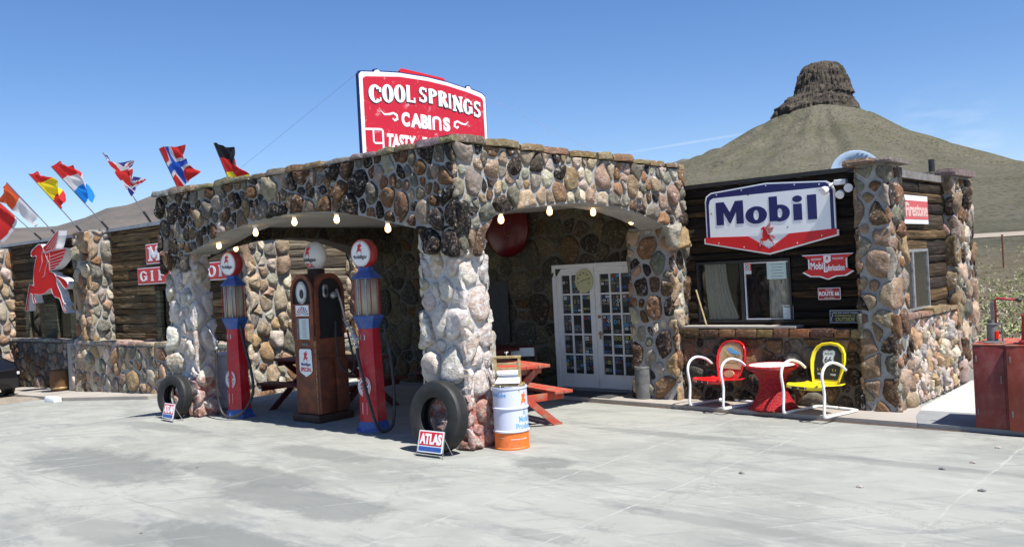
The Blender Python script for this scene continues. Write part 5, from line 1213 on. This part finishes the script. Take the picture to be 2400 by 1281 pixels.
mb = MB().mat('rust')
for F in (lambda u, v, d: (u, -hy-d, v), lambda u, v, d: (hx+d, u, v)):
    A = [(-.27, 1.3)]+[(.27*math.cos(R(a)), zs+.3*math.sin(R(a))) for a in range(180, -1, -10)]+[(.27, 1.3)]; Bq = [(x*.8, min(y, zs+(y-zs)*.8) if y > zs else y) for x, y in A]
    mb.strip(A, Bq, F, 0, .035)
mb.build('arch_rim', T_, angle=40)
FF = lambda u, v, d: (u, -hy-d, v); FE = lambda u, v, d: (hx+d, u, v)
mb = MB().mat('dark_inside'); mb.prism([(-.21, 1.25), (.21, 1.25)]+[(.21*math.cos(R(a)), zs+.22*math.sin(R(a))) for a in range(0, 181, 12)], FE, .007, .012); mb.prism([(-.21, 1.7), (.21, 1.7)]+[(.21*math.cos(R(a)), zs+.22*math.sin(R(a))) for a in range(0, 181, 12)], FF, .007, .012); mb.build('recess', T_)
mb = MB().mat('steel'); mb.prism(ell(0, 1.95, .13, .17, 28), FF, .012, .03); mb.mat('milk').prism(ell(0, 1.95, .1, .135, 28), FF, .03, .034); mb.mat('ink').prism(ell(.02, 1.93, .05, .07, 20), FF, .034, .038); mb.build('gauge', T_)
mb = MB().mat('rust'); mb.prism(rect(-.25, .25, 1.22, 1.78), FF, .012, .03); mb.mat('sign_white').prism(rect(-.15, .17, 1.6, 1.76), FF, .03, .034)
for i in range(9):
    a = R(10+20*i); m_ = 'navy' if i < 5 else 'firered'; mb.mat(m_)
    if i % 2 == 0 or 1: mb.prism([(.01+.035*math.cos(a-.07), 1.61+.02*math.sin(a)), (.01+.15*math.cos(a-.1), 1.61+.13*math.sin(a-.06)), (.01+.15*math.cos(a+.06), 1.61+.13*math.sin(a+.1))], FF, .034, .036+.0002*i)
mb.mat('paper').prism(rect(-.13, .16, 1.25, 1.56), FF, .03, .036); mb.mat('galv').prism(rect(-.135, -.08, 1.25, 1.56), FF, .036, .04); mb.mat('ink_grey')
for i in range(8): mb.prism(rect(.0, .1, 1.28+.034*i, 1.29+.034*i), FF, .036, .038)
mb.mat('galv').prism(rect(-.07, .08, 1.15, 1.19), FF, .0, .01); mb.build('price_panel', T_)
mb = MB().mat('sign_white'); SHD = [(-.15, .3), (-.12, .32), (.12, .32), (.15, .3), (.16, .0), (.13, -.04), (0, -.1), (-.13, -.04), (-.16, .0)]; FG = lambda u, v, d: (u, -hy-d, v+.78)
mb.mat('ink').prism([(a*1.05, b*1.03-.002) for a, b in SHD], FG, 0, .006); mb.mat('sign_white').prism(SHD, FG, .006, .01); horse(mb, FG, 0, .21, .17, .01, .013, 1.25, 'sign_red'); mb.mat('navy'); text(mb, 'Mobilgas', (-.11, .12, .055, .115), FG, .01, .013, .02); mb.mat('sign_red'); text(mb, 'SPECIAL', (-.13, .135, -.02, .045), FG, .01, .013, .03); mb.build('badge', T_)
mb = MB().mat('brass')
for i in range(16): z_ = .15+i*.11; mb.stroke([(hx-.035+.006*math.sin(i*2), z_), (hx-.032+.006*math.sin(i*3), z_+.09)], .012+.006*math.sin(i*5), FF, .0, .003)
mb.build('worn_edge', T_)
mb = MB().mat('rust'); mb.bbox(hx, hx+.05, -.27, -.04, .13, .95, .02); mb.bbox(hx, hx+.05, .04, .27, .13, .95, .02); mb.build('side_panel', T_, angle=40)
mb = MB().mat('rust_dark'); mb.lathe([(.17, 2.2), (.13, 2.24), (.13, 2.3)], 20); mb.build('neck', T_, smooth=True)
globe(T_, 2.49, None, special=True)
mb = MB().mat('steel'); mb.prism(rrect(-.13, -.03, 1.86, 2.06, .045), FE, .02, .04); mb.mat('dark_inside').prism(ell(-.08, 1.95, .028, .05), FE, .04, .043); mb.mat('steel'); mb.tube([(hx+.06, .02, 1.88), (hx+.12, .02, 1.9)], .05, 10); mb.tube([(hx+.06, .1, 1.98), (hx+.1, .15, 1.78), (hx+.1, .21, 1.5), (hx+.08, .22, 1.38)], [.025, .02, .014, .012], 8); mb.build('nozzle', T_, smooth=True)
mb = MB().mat('hose'); mb.tube(cr([(hx+.08, .04, 1.5), (hx+.1, .02, 1.2), (hx+.12, .05, .85), (hx+.2, .16, .7), (hx+.2, .26, .8), (hx+.14, .27, 1.05), (hx+.1, .24, 1.35)], 8), .016, 8); mb.build('hose', T_, smooth=True)

# ================================================================== TYRES, SMALL SIGNS
def tyre(label, x, y, Rr, wd, lean, rz):
    T_ = thing('tyre', label, 'tyre', (x, y, 0), rz, 'old tyres leaning on the pillars'); r0 = Rr*.53; k = Rr
    prof = [(r0, -wd*.34), (r0+.03*k, -wd*.4), (k*.72, -wd*.5), (k*.87, -wd*.48), (k*.95, -wd*.42), (k*.985, -wd*.3)]
    gr = []
    for i in range(5):
        c = -wd*.24+wd*.12*i; gr += [(k, c-wd*.035), (k, c+wd*.025), (k*.975, c+wd*.03), (k*.975, c+wd*.055)]
    prof = prof+gr+[(k*.985, wd*.33), (k*.95, wd*.42), (k*.87, wd*.48), (k*.72, wd*.5), (r0+.03*k, wd*.4), (r0, wd*.34), (r0+.02, wd*.28), (k*.78, wd*.36), (k*.86, 0), (k*.78, -wd*.36), (r0+.02, -wd*.28), (r0, -wd*.34)]
    mb = MB().mat('rubber'); seg = 56; vs = []; fs = []; n = len(prof)
    for (q, h) in prof:
        for i in range(seg): a = 2*math.pi*i/seg; vs.append((q*math.cos(a), h, q*math.sin(a)))
    for i in range(n-1):
        for j in range(seg): fs.append((i*seg+j, (i+1)*seg+j, (i+1)*seg+(j+1) % seg, i*seg+(j+1) % seg))
    mb.add(vs, fs)
    o = mb.build('casing', T_, angle=35, loc=(0, 0, Rr*math.cos(lean)+wd*.5*math.sin(lean)), rot=(-lean, 0, 0)); return T_
tyre('large black tyre leaning on the front corner pillar beside the steel drum', -7.74, 7.47, .425, .22, R(6), R(0))
tyre('smaller black tyre leaning on the left pillar behind a little sign', -13.92, 7.49, .35, .2, R(6), R(10))
def atlas(label, x, y, rz, k=1.):
    T_ = thing('ground_sign', label, 'sign', (x, y, 0), rz, 'small red and white tyre stand signs', rot=(0, 0, rz)); tl = R(14)
    FA = lambda u, v, d: (u*k, -d*math.cos(tl)+v*k*math.sin(tl), v*k*math.cos(tl)+d*math.sin(tl)+.06*k)
    mb = MB().mat('sign_white'); mb.prism(rrect(-.21, .21, 0, .27, .015), FA, 0, .008); mb.build('board', T_)
    mb = MB().mat('sign_red'); mb.prism(rect(-.195, .195, .085, .255), FA, .008, .010); mb.mat('pump_blue').prism(rect(-.195, .195, .015, .072), FA, .008, .010); mb.mat('sign_white'); text(mb, 'ATLAS', (-.185, .185, .1, .235), FA, .010, .013, .045); mb.build('lettering', T_)
    mb = MB().mat('steel')
    for s_ in (-1, 1): mb.tube([FA(s_*.215, .27, 0), FA(s_*.225, 0, 0), (s_*.24*k, -.02, .004)], .005, 6); mb.tube([FA(s_*.2, .2, -.01), (s_*.2*k, .2*k, .004)], .005, 6)
    mb.tube([(-.2*k, .2*k, .005), (.2*k, .2*k, .005)], .005, 6); mb.build('wire_stand', T_)
atlas('small red and white sign on a wire stand in front of the large tyre', -7.66, 7.22, R(2), .93)
atlas('small red and white sign on a wire stand in front of the smaller tyre', -13.68, 7.22, R(-4), .88)
# drum
T_ = thing('oil_drum', 'white oil drum with orange bottom, blue lettering and an orange horse', 'drum', (-7.17, 8.12, 0)); RD = .207
mb = MB().mat('orange'); mb.lathe([(RD-.01, 0), (RD+.006, .004), (RD+.006, .02), (RD, .026), (RD, .2)], 40); mb.mat('drum_white'); mb.lathe([(RD, .2), (RD+.012, .21), (RD+.012, .222), (RD, .232), (RD, .47), (RD+.012, .482), (RD+.012, .494), (RD, .505), (RD, .71), (RD+.008, .715), (RD+.008, .735), (RD-.012, .735), (RD-.012, .70), (0, .7)], 40); mb.build('barrel', T_, angle=30)
def FD(az): return lambda u, v, d: ((RD+d)*math.cos(az+u/.26), (RD+d)*math.sin(az+u/.26), v)
mb = MB().mat('sky_blue'); f = FD(R(1)); text(mb, 'A', (-.025, .025, .405, .47), f, -.002, .002, .01); text(mb, 'Mobil', (-.1, .1, .325, .395), f, -.002, .002, .01); text(mb, 'Product', (-.15, .15, .245, .31), f, -.002, .002, .01)
f = FD(R(-84)); text(mb, 'Mobilube', (-.17, .1, .63, .68), f, -.002, .002, .01); f = FD(R(0)); horse(mb, f, .0, .6, .17, -.002, .003, 1.3, 'orange'); mb.mat('paper'); text(mb, 'SOCONY MOBIL OIL COMPANY', (-.17, .1, .12, .135), FD(R(-14)), -.002, .002, .02); text(mb, 'INC', (-.03, .03, .14, .15), FD(R(-85)), -.002, .002); mb.build('lettering', T_)
# mangle on the drum
T_ = thing('clothes_wringer', 'old wooden clothes wringer with white rollers standing on the oil drum', 'wringer', (-7.19, 8.12, .705), R(30)); T_.scale = (.8, .8, .95)
mb = MB().mat('wood_pale')
for x in (-.19, .17): mb.bbox(x, x+.035, -.03, .03, .03, .4, .006)
mb.bbox(-.2, .215, -.035, .035, .38, .41, .006); mb.bbox(-.16, .18, -.02, .02, .3, .325, .004); mb.bbox(-.16, .18, -.02, .02, .24, .262, .004); mb.build('frame', T_, angle=40)
mb = MB().mat('wood_pale'); mb.bbox(-.22, .24, -.14, -.06, .035, .06, .006); mb.bbox(-.22, .24, .06, .12, .035, .06, .006); mb.build('base_rail', T_, angle=40)
mb = MB().mat('white'); mb.tube([(-.15, -.03, .2), (.17, -.03, .2)], .032, 14); mb.tube([(-.15, .0, .135), (.17, .0, .135)], .03, 14); mb.build('roller', T_, angle=50)
mb = MB().mat('white'); mb.add([(-.14, -.05, .14), (.2, -.05, .14), (.22, -.2, .09), (-.16, -.2, .09), (-.14, -.05, .132), (.2, -.05, .132), (.22, -.2, .082), (-.16, -.2, .082)], [(0, 3, 2, 1), (4, 5, 6, 7), (0, 1, 5, 4), (1, 2, 6, 5), (2, 3, 7, 6), (3, 0, 4, 7)]); mb.build('drip_board', T_)
mb = MB().mat('steel'); mb.tube(cr([(-.2, -.0, .14), (-.25, -.0, .16), (-.3, -.0, .28), (-.28, -.02, .37), (-.36, -.03, .38)], 5), .01, 8); mb.build('crank', T_, smooth=True); mb = MB().mat('steel'); mb.tube([(.0, 0, .4), (.0, 0, .45)], .01, 6); mb.tube([(-.03, 0, .455), (.03, 0, .455)], .01, 6); mb.build('wing_screw', T_, smooth=True)
mb = MB().mat('steel')
for x in (-.1, .18): mb.tube([(x, -.1, .07), (x+.02, -.2, .05), (x+.02, -.2, -.02)], .008, 6)
mb.build('clamp', T_, smooth=True)

# ================================================================== PICNIC TABLES, BIN, MAT, LAWN FURNITURE
def picnic(label, x, y, rz, m_, L=1.8):
    T_ = thing('picnic_table', label, 'picnic table', (x, y, 0), rz, 'picnic tables under the canopy')
    mb = MB().mat(m_)
    for i in range(5): mb.bbox(-.46+.186*i, -.28+.186*i, 0, L, .8, .84, .006)
    mb.build('tabletop', T_, angle=40)
    for s_ in (-1, 1):
        mb = MB().mat(m_)
        for i in range(2): a = .5+.145*i; mb.bbox(min(s_*a, s_*(a+.138)), max(s_*a, s_*(a+.138)), -.03, L+.03, .43, .47, .006)
        mb.build('bench', T_, angle=40)
    for yy in (.12, L-.12):
        for s_ in (-1, 1):
            P = [(s_*.3, .8), (s_*.44, .8), (-s_*.53, 0), (-s_*.67, 0)]
            mb = MB().mat(m_); o_ = .022*s_; mb.prism(P, lambda u, v, d: (u, yy+o_-d, v), -.02, .02); mb.build('leg', T_)
        mb = MB().mat(m_); mb.bbox(-.76, .76, yy+.045, yy+.085, .33, .43, .006); mb.bbox(-.42, .42, yy+.045, yy+.085, .71, .8, .006); mb.build('crossbeam', T_, angle=40)
    return T_
picnic('weathered red picnic table beside the front corner pillar and drum', -7.74, 9.0, R(70), 'table_red', 1.7)
picnic('dark red picnic table in the shade behind the rusty petrol pump', -11.2, 9.35, R(90), 'table_dark', 1.95)
picnic('dark red picnic table against the entrance wall behind the right red pump', -9.7, 11.2, R(84), 'table_dark')
T_ = thing('litter_bin', 'grey cylindrical litter bin with open top beside the entrance column', 'bin', (-7.6, 11.72, .06)); mb = MB().mat('galv'); mb.lathe([(.12, 0), (.125, .005), (.13, .48), (.12, .48), (.115, .1), (0, .1)], 28); mb.build('cylinder', T_, angle=40)
mb = MB().mat('steel'); mb.lathe([(.132, .46), (.136, .468), (.136, .49), (.12, .495), (.118, .47)], 28); mb.build('rim', T_, angle=40)
mb = MB().mat('mat_grey'); mb.bbox(-9.5, -8.1, 11.5, 12.05, .0605, .072, .004); tag(mb.build('door_mat'), 'grey rubber mat lying in front of the white double doors', 'mat')
T_ = thing('barrel', 'white ribbed barrel standing behind the left pillar and the left red pump', 'barrel', (-14.2, 8.62, 0)); mb = MB().mat('white'); pr = [(.24, 0)]
for i in range(5): pr += [(.27, .02+i*.17), (.27, .15+i*.17), (.262, .165+i*.17)]
mb.lathe(pr+[(.25, .9), (0, .91)], 28); mb.build('shell', T_, angle=40)
mb = MB().mat('white'); mb.lathe([(.26, .905), (.275, .91), (.275, .94), (.1, .965), (0, .965)], 28); mb.build('lid', T_, angle=40)
def lawn_chair(label, x, y, z, rz, cm, deco, fr='white_tube'):
    T_ = thing('lawn_chair', label, 'chair', (x, y, z), rz, group='retro metal lawn chairs')
    for s_ in (-1, 1):
        mb = MB().mat(fr); X_ = s_*.31
        mb.tube(cr([(X_, .42, .56), (X_, .3, .64), (X_, .12, .685), (X_, -.02, .64), (X_, -.08, .52), (X_, -.05, .3), (X_, -.07, .06), (X_, -.04, .02), (X_, .1, .02), (X_*.98, .55, .02), (X_*.85, .64, .02), (0, .66, .02)], 7), .0185, 10); mb.build('tube_frame', T_, smooth=True)
    mb = MB().mat(cm); W_ = .29; n = 20; vs = []
    prof = [(-.01, .33), (-.02, .375), (.02, .392), (.15, .375), (.35, .36), (.42, .37)]
    for i in range(n+1):
        u = -1+2*i/n
        for (yy, zz) in prof: vs.append((u*W_, yy, zz+.02*u*u))
    k = len(prof); mb.add(vs, [(i*k+j, i*k+j+1, (i+1)*k+j+1, (i+1)*k+j)[::-1] for i in range(n) for j in range(k-1)]); st = mb.build('seat', T_, smooth=True)
    md = st.modifiers.new('s', 'SOLIDIFY'); md.thickness = .012
    if deco:
        mb = MB().mat('black'); mb.box(-.22, .02, -.026, -.022, .34, .372); mb.mat('paper'); mb.box(-.215, -.205, -.028, -.026, .34, .372); mb.box(.0, .01, -.028, -.026, .34, .372); mb.box(-.11, -.09, -.028, -.026, .35, .363); mb.build('decal', st)
    # shell back: rounded top, dished, leaning
    def FB(u, v, d): y_ = .42+(v-.36)*.26-d; return (u, y_-.012*(u/.26)**2, v)
    o_ = [(-.2, .36), (.2, .36), (.21, .42), (.25, .55), (.265, .66), (.25, .76), (.2, .84), (.12, .885), (0, .9), (-.12, .885), (-.2, .84), (-.25, .76), (-.265, .66), (-.25, .55), (-.21, .42)]
    ins = lambda k, cy=.64: [(x_*k, cy+(y_-cy)*k) for x_, y_ in o_]
    mb = MB().mat(cm); rings = [(1., -.01), (1., .012), (.97, .02), (.93, .012), (.9, .002), (.6, .0), (.3, 0)]; vs = []
    for kk, dd_ in rings: vs += [(x_, y_, dd_) for x_, y_ in ins(kk)]
    n = len(o_); fs = [(k_*n+i, k_*n+(i+1) % n, (k_+1)*n+(i+1) % n, (k_+1)*n+i) for k_ in range(len(rings)-1) for i in range(n)]+[tuple((len(rings)-1)*n+i for i in range(n)), tuple(range(n-1, -1, -1))]
    mb.add(vs, fs, FB); bk = mb.build('backrest', T_, smooth=True)
    mb = MB()
    if deco == 'view':
        mb.mat('tan'); P = [(-.2, .5), (.2, .5), (.215, .58), (.22, .68), (.19, .78), (.12, .845), (0, .86), (-.12, .845), (-.19, .78), (-.22, .68), (-.215, .58)]
        mb.strip(P, [(x_*.02, .66+(y_-.66)*.02) for x_, y_ in P], FB, .002, .006, True)
        mb.mat('sky_blue'); P = [(-.1, .77), (-.04, .72), (.05, .7), (.16, .7), (.14, .73), (.05, .76), (-.06, .8)]; mb.prism(P, FB, .006, .009); mb.mat('wood_pale'); mb.prism([(-.15, .58), (.15, .58), (.16, .695), (.02, .69), (-.05, .71), (-.15, .75)], FB, .006, .0085)
        mb.mat('galv'); r_ = random.Random(2)
        for i in range(24): a, b = r_.uniform(-.13, .12), r_.uniform(.59, .68); mb.stroke([(a, b), (a+.03, b+.004)], .006, FB, .0085, .0095+.0001*i)
        mb.mat('tan'); mb.prism(ell(0, .43, .09, .05, 24), FB, .003, .02)
    elif deco == 'route':
        mb.mat('black'); P = [(-.17, .42), (.17, .42), (.19, .5), (.205, .64), (.19, .76), (.12, .84), (0, .86), (-.12, .84), (-.19, .76), (-.205, .64), (-.19, .5)]
        mb.strip(P, [(x_*.02, .66+(y_-.66)*.02) for x_, y_ in P], FB, .002, .006, True)
        mb.mat('paper'); S_ = [(0, .585), (.06, .61), (.085, .65), (.08, .7), (.092, .74), (.085, .78), (.045, .795), (0, .785), (-.045, .795), (-.085, .78), (-.092, .74), (-.08, .7), (-.085, .65), (-.06, .61)]
        mb.prism(S_, FB, .006, .009); mb.mat('ink'); text(mb, 'ROUTE', (-.06, .06, .735, .765), FB, .009, .011, .01); text(mb, '66', (-.055, .055, .635, .715), FB, .009, .011, .02); mb.stroke([(x_*.93, .69+(y_-.69)*.93) for x_, y_ in S_], .004, FB, .009, .0105, True)
        mb.mat('paper'); text(mb, 'THE MOTHER ROAD', (-.14, .14, .475, .5), FB, .006, .009, .02); mb.mat('chair_yellow')
        for i in range(7): mb.stroke([(-.15+.045*i, .56), (-.135+.045*i, .53)], .004, FB, .006, .008)
    if deco: mb.build('decal', bk)
    return T_
lawn_chair('red metal lawn chair with a desert picture on its back', -6.24, 11.27, .06, R(-14), 'chair_red', 'view')
lawn_chair('yellow metal lawn chair with a Route 66 shield on its back', -4.78, 11.13, .06, R(-14), 'chair_yellow', 'route')
lawn_chair('navy blue metal lawn chair in the shade behind the right red pump', -9.75, 10.25, 0, R(35), 'chair_navy', None)
T_ = thing('folding_chair', 'dark folding chair with white canvas back strap in the shade left of the doors', 'chair', (-9.65, 11.3, 0), R(25))
mb = MB().mat('paper'); mb.bbox(-.2, .2, .0, .02, .7, .84, .006); mb.build('backrest', T_)
mb = MB().mat('table_dark'); mb.bbox(-.22, .22, -.38, .0, .43, .46, .008); mb.build('seat', T_)
for a_, b_ in ((-.22, 0), (.22, 0), (-.22, -.38), (.22, -.38)):
    mb = MB().mat('table_dark'); mb.tube([(a_, b_, 0), (a_, b_, .86 if b_ == 0 else .6)], .018, 8); mb.build('leg', T_)
T_ = thing('wicker_table', 'red wicker hourglass table with glass top between the two lawn chairs', 'table', (-5.4, 11.5, .06))
mb = MB().mat('wicker'); mb.lathe([(.31, 0), (.33, .01), (.3, .05), (.24, .14), (.19, .26), (.18, .36), (.2, .44), (.26, .51), (.32, .54), (.345, .56), (.35, .585), (.335, .605), (.3, .6)], 44)
mb.build('pedestal', T_, smooth=True); mb = MB().mat('paper'); mb.lathe([(.305, .592), (.305, .6), (0, .602)], 40); mb.build('glass_top', T_)
# red cabinets with hand pump on the right
def cabinet(label, x0, x1, y0, y1, h, m_, g):
    T_ = thing('metal_cabinet', label, 'cabinet', (x0, y0, .06), group=g); mb = MB().mat(m_); mb.bbox(0, x1-x0, 0, y1-y0, .0, h, .012); mb.build('body', T_, angle=40)
    mb = MB().mat('table_red'); mb.bbox(-.005, x1-x0+.005, -.005, y1-y0+.005, h+.001, h+.02, .006); mb.bbox(.05, min(.3, x1-x0-.06), .1, .4, h+.02, h+.032, .005); mb.build('lid', T_, angle=40)
    mb = MB().mat(m_); mb.bbox(.03, x1-x0-.03, -.008, .004, .05, h-.05, .004); mb.mat('galv')
    for zz in (.15, h-.18): mb.bbox(.032, .045, -.016, -.006, zz, zz+.07, .002)
    mb.bbox(x1-x0-.07, x1-x0-.055, -.02, -.006, h*.55, h*.55+.09, .003); mb.build('door', T_, angle=40)
cabinet('dark red steel cabinet with a hand pump on top', -2.8, -2.45, 11.12, 11.9, .93, 'box_red', 'steel cabinets at the right edge'); cabinet('rusty orange red steel cabinet cut off by the right edge of the picture', -2.44, -1.75, 11.05, 11.85, .93, 'box_rust', 'steel cabinets at the right edge')
T_ = thing('hand_pump', 'small grey oil hand pump with red crank handle on the dark red cabinet', 'hand pump', (-2.62, 11.3, 1.012))
mb = MB().mat('galv'); mb.lathe([(.12, 0), (.12, .01), (.06, .02), (.06, .2), (.07, .205), (.07, .215), (.03, .22), (.03, .26)], 18); mb.mat('horse_red').lathe([(.025, .05), (.025, .13)], 8, lambda x, y, z: (x+.045, y-.03, z)); mb.build('cylinder', T_, angle=40)
mb = MB().mat('sign_red_dull'); mb.tube([(.04, 0, .22), (.04, 0, .48), (.06, 0, .5), (.25, 0, .48)], .013, 8); mb.mat('black').tube([(.25, 0, .48), (.31, 0, .47)], .018, 8); mb.build('crank_handle', T_, smooth=True)
mb = MB().mat('galv'); mb.box(-.01, .02, -.01, .01, .22, .46); mb.tube([(.1, 0, 0), (.1, 0, .22), (.03, 0, .23)], .01, 6); mb.build('guide_rod', T_)
T_ = thing('hand_pump', 'red hand pump column at the very right edge of the picture', 'hand pump', (-2.24, 11.15, 1.012)); mb = MB().mat('sign_red_dull'); mb.lathe([(.09, 0), (.09, .03), (.06, .05), (.05, .3), (.06, .32), (.02, .34), (.02, .5), (0, .5)], 18); mb.build('cylinder', T_, angle=40)
# ================================================================== CARS
def car(label, loc, rz, paintm, L=4.4):
    T_ = thing('parked_car', label, 'car', loc, rz)
    prof = [(-2.2, .35), (-2.2, .75), (-2.1, .92), (-1.5, 1.0), (-1.0, 1.42), (.5, 1.45), (1.15, 1.02), (1.9, .9), (2.15, .72), (2.2, .4), (2.15, .25), (-2.15, .25)]
    mb = MB().mat(paintm); ws = [(-.82, .98), (-.86, 1.), (.86, 1.), (.82, .98)]; n = len(prof); vs = []
    for wy, k in ws:
        for x, z in prof: vs.append((x, wy*(1 if z < .95 else .86), z))
    fs = [(i*n+j, i*n+(j+1) % n, (i+1)*n+(j+1) % n, (i+1)*n+j) for i in range(3) for j in range(n)]+[tuple(range(n-1, -1, -1)), tuple(3*n+j for j in range(n))]
    mb.add(vs, fs); mb.build('body', T_, angle=30)
    mb = MB().mat('glass_side')
    mb.add([(1.12, -.68, 1.06), (1.12, .68, 1.06), (.56, .66, 1.42), (.56, -.66, 1.42)], [(0, 1, 2, 3)], lambda x, y, z: (x+.02, y, z+.02))
    for s_ in (-1, 1): mb.add([(.95, s_*.752, 1.06), (-1.3, s_*.752, 1.06), (-.95, s_*.748, 1.37), (.42, s_*.748, 1.4)], [(0, 1, 2, 3)])
    mb.build('windows', T_)
    for s_ in (-1, 1):
        m = MB().mat('amber' if s_ < 0 else 'milk'); m.bbox(2.02, 2.17, s_*.84-.04, s_*.84+.03, .6, .68, .015); m.build('headlight', T_, angle=40)
        for xx in (-1.4, 1.4):
            m = MB().mat('rubber'); m.lathe([(.2, -.1), (.3, -.11), (.33, -.07), (.33, .07), (.3, .11), (.2, .1)], 24, lambda x, y, z: (x+xx, y+s_*.78, z+.33), 'y'); wh = m.build('wheel', T_, angle=40)
            m = MB().mat('steel'); m.lathe([(.0, -.1), (.2, -.1), (.2, .1), (0, .1)], 16, lambda x, y, z: (x+xx, y+s_*.78, z+.33), 'y'); m.build('rim', wh)
    return T_
car('black car nosing in at the left edge with an amber side light', (-27.85, 8.75, -.52), R(-4), 'car_black')
g1 = Vector(pray(2330, 700)); g1 /= math.hypot(g1.x, g1.y)
car('white car parked below the slope behind the red cabinets', (g1.x*24.5-.6, g1.y*24.5, -1.78), R(35), 'car_white')
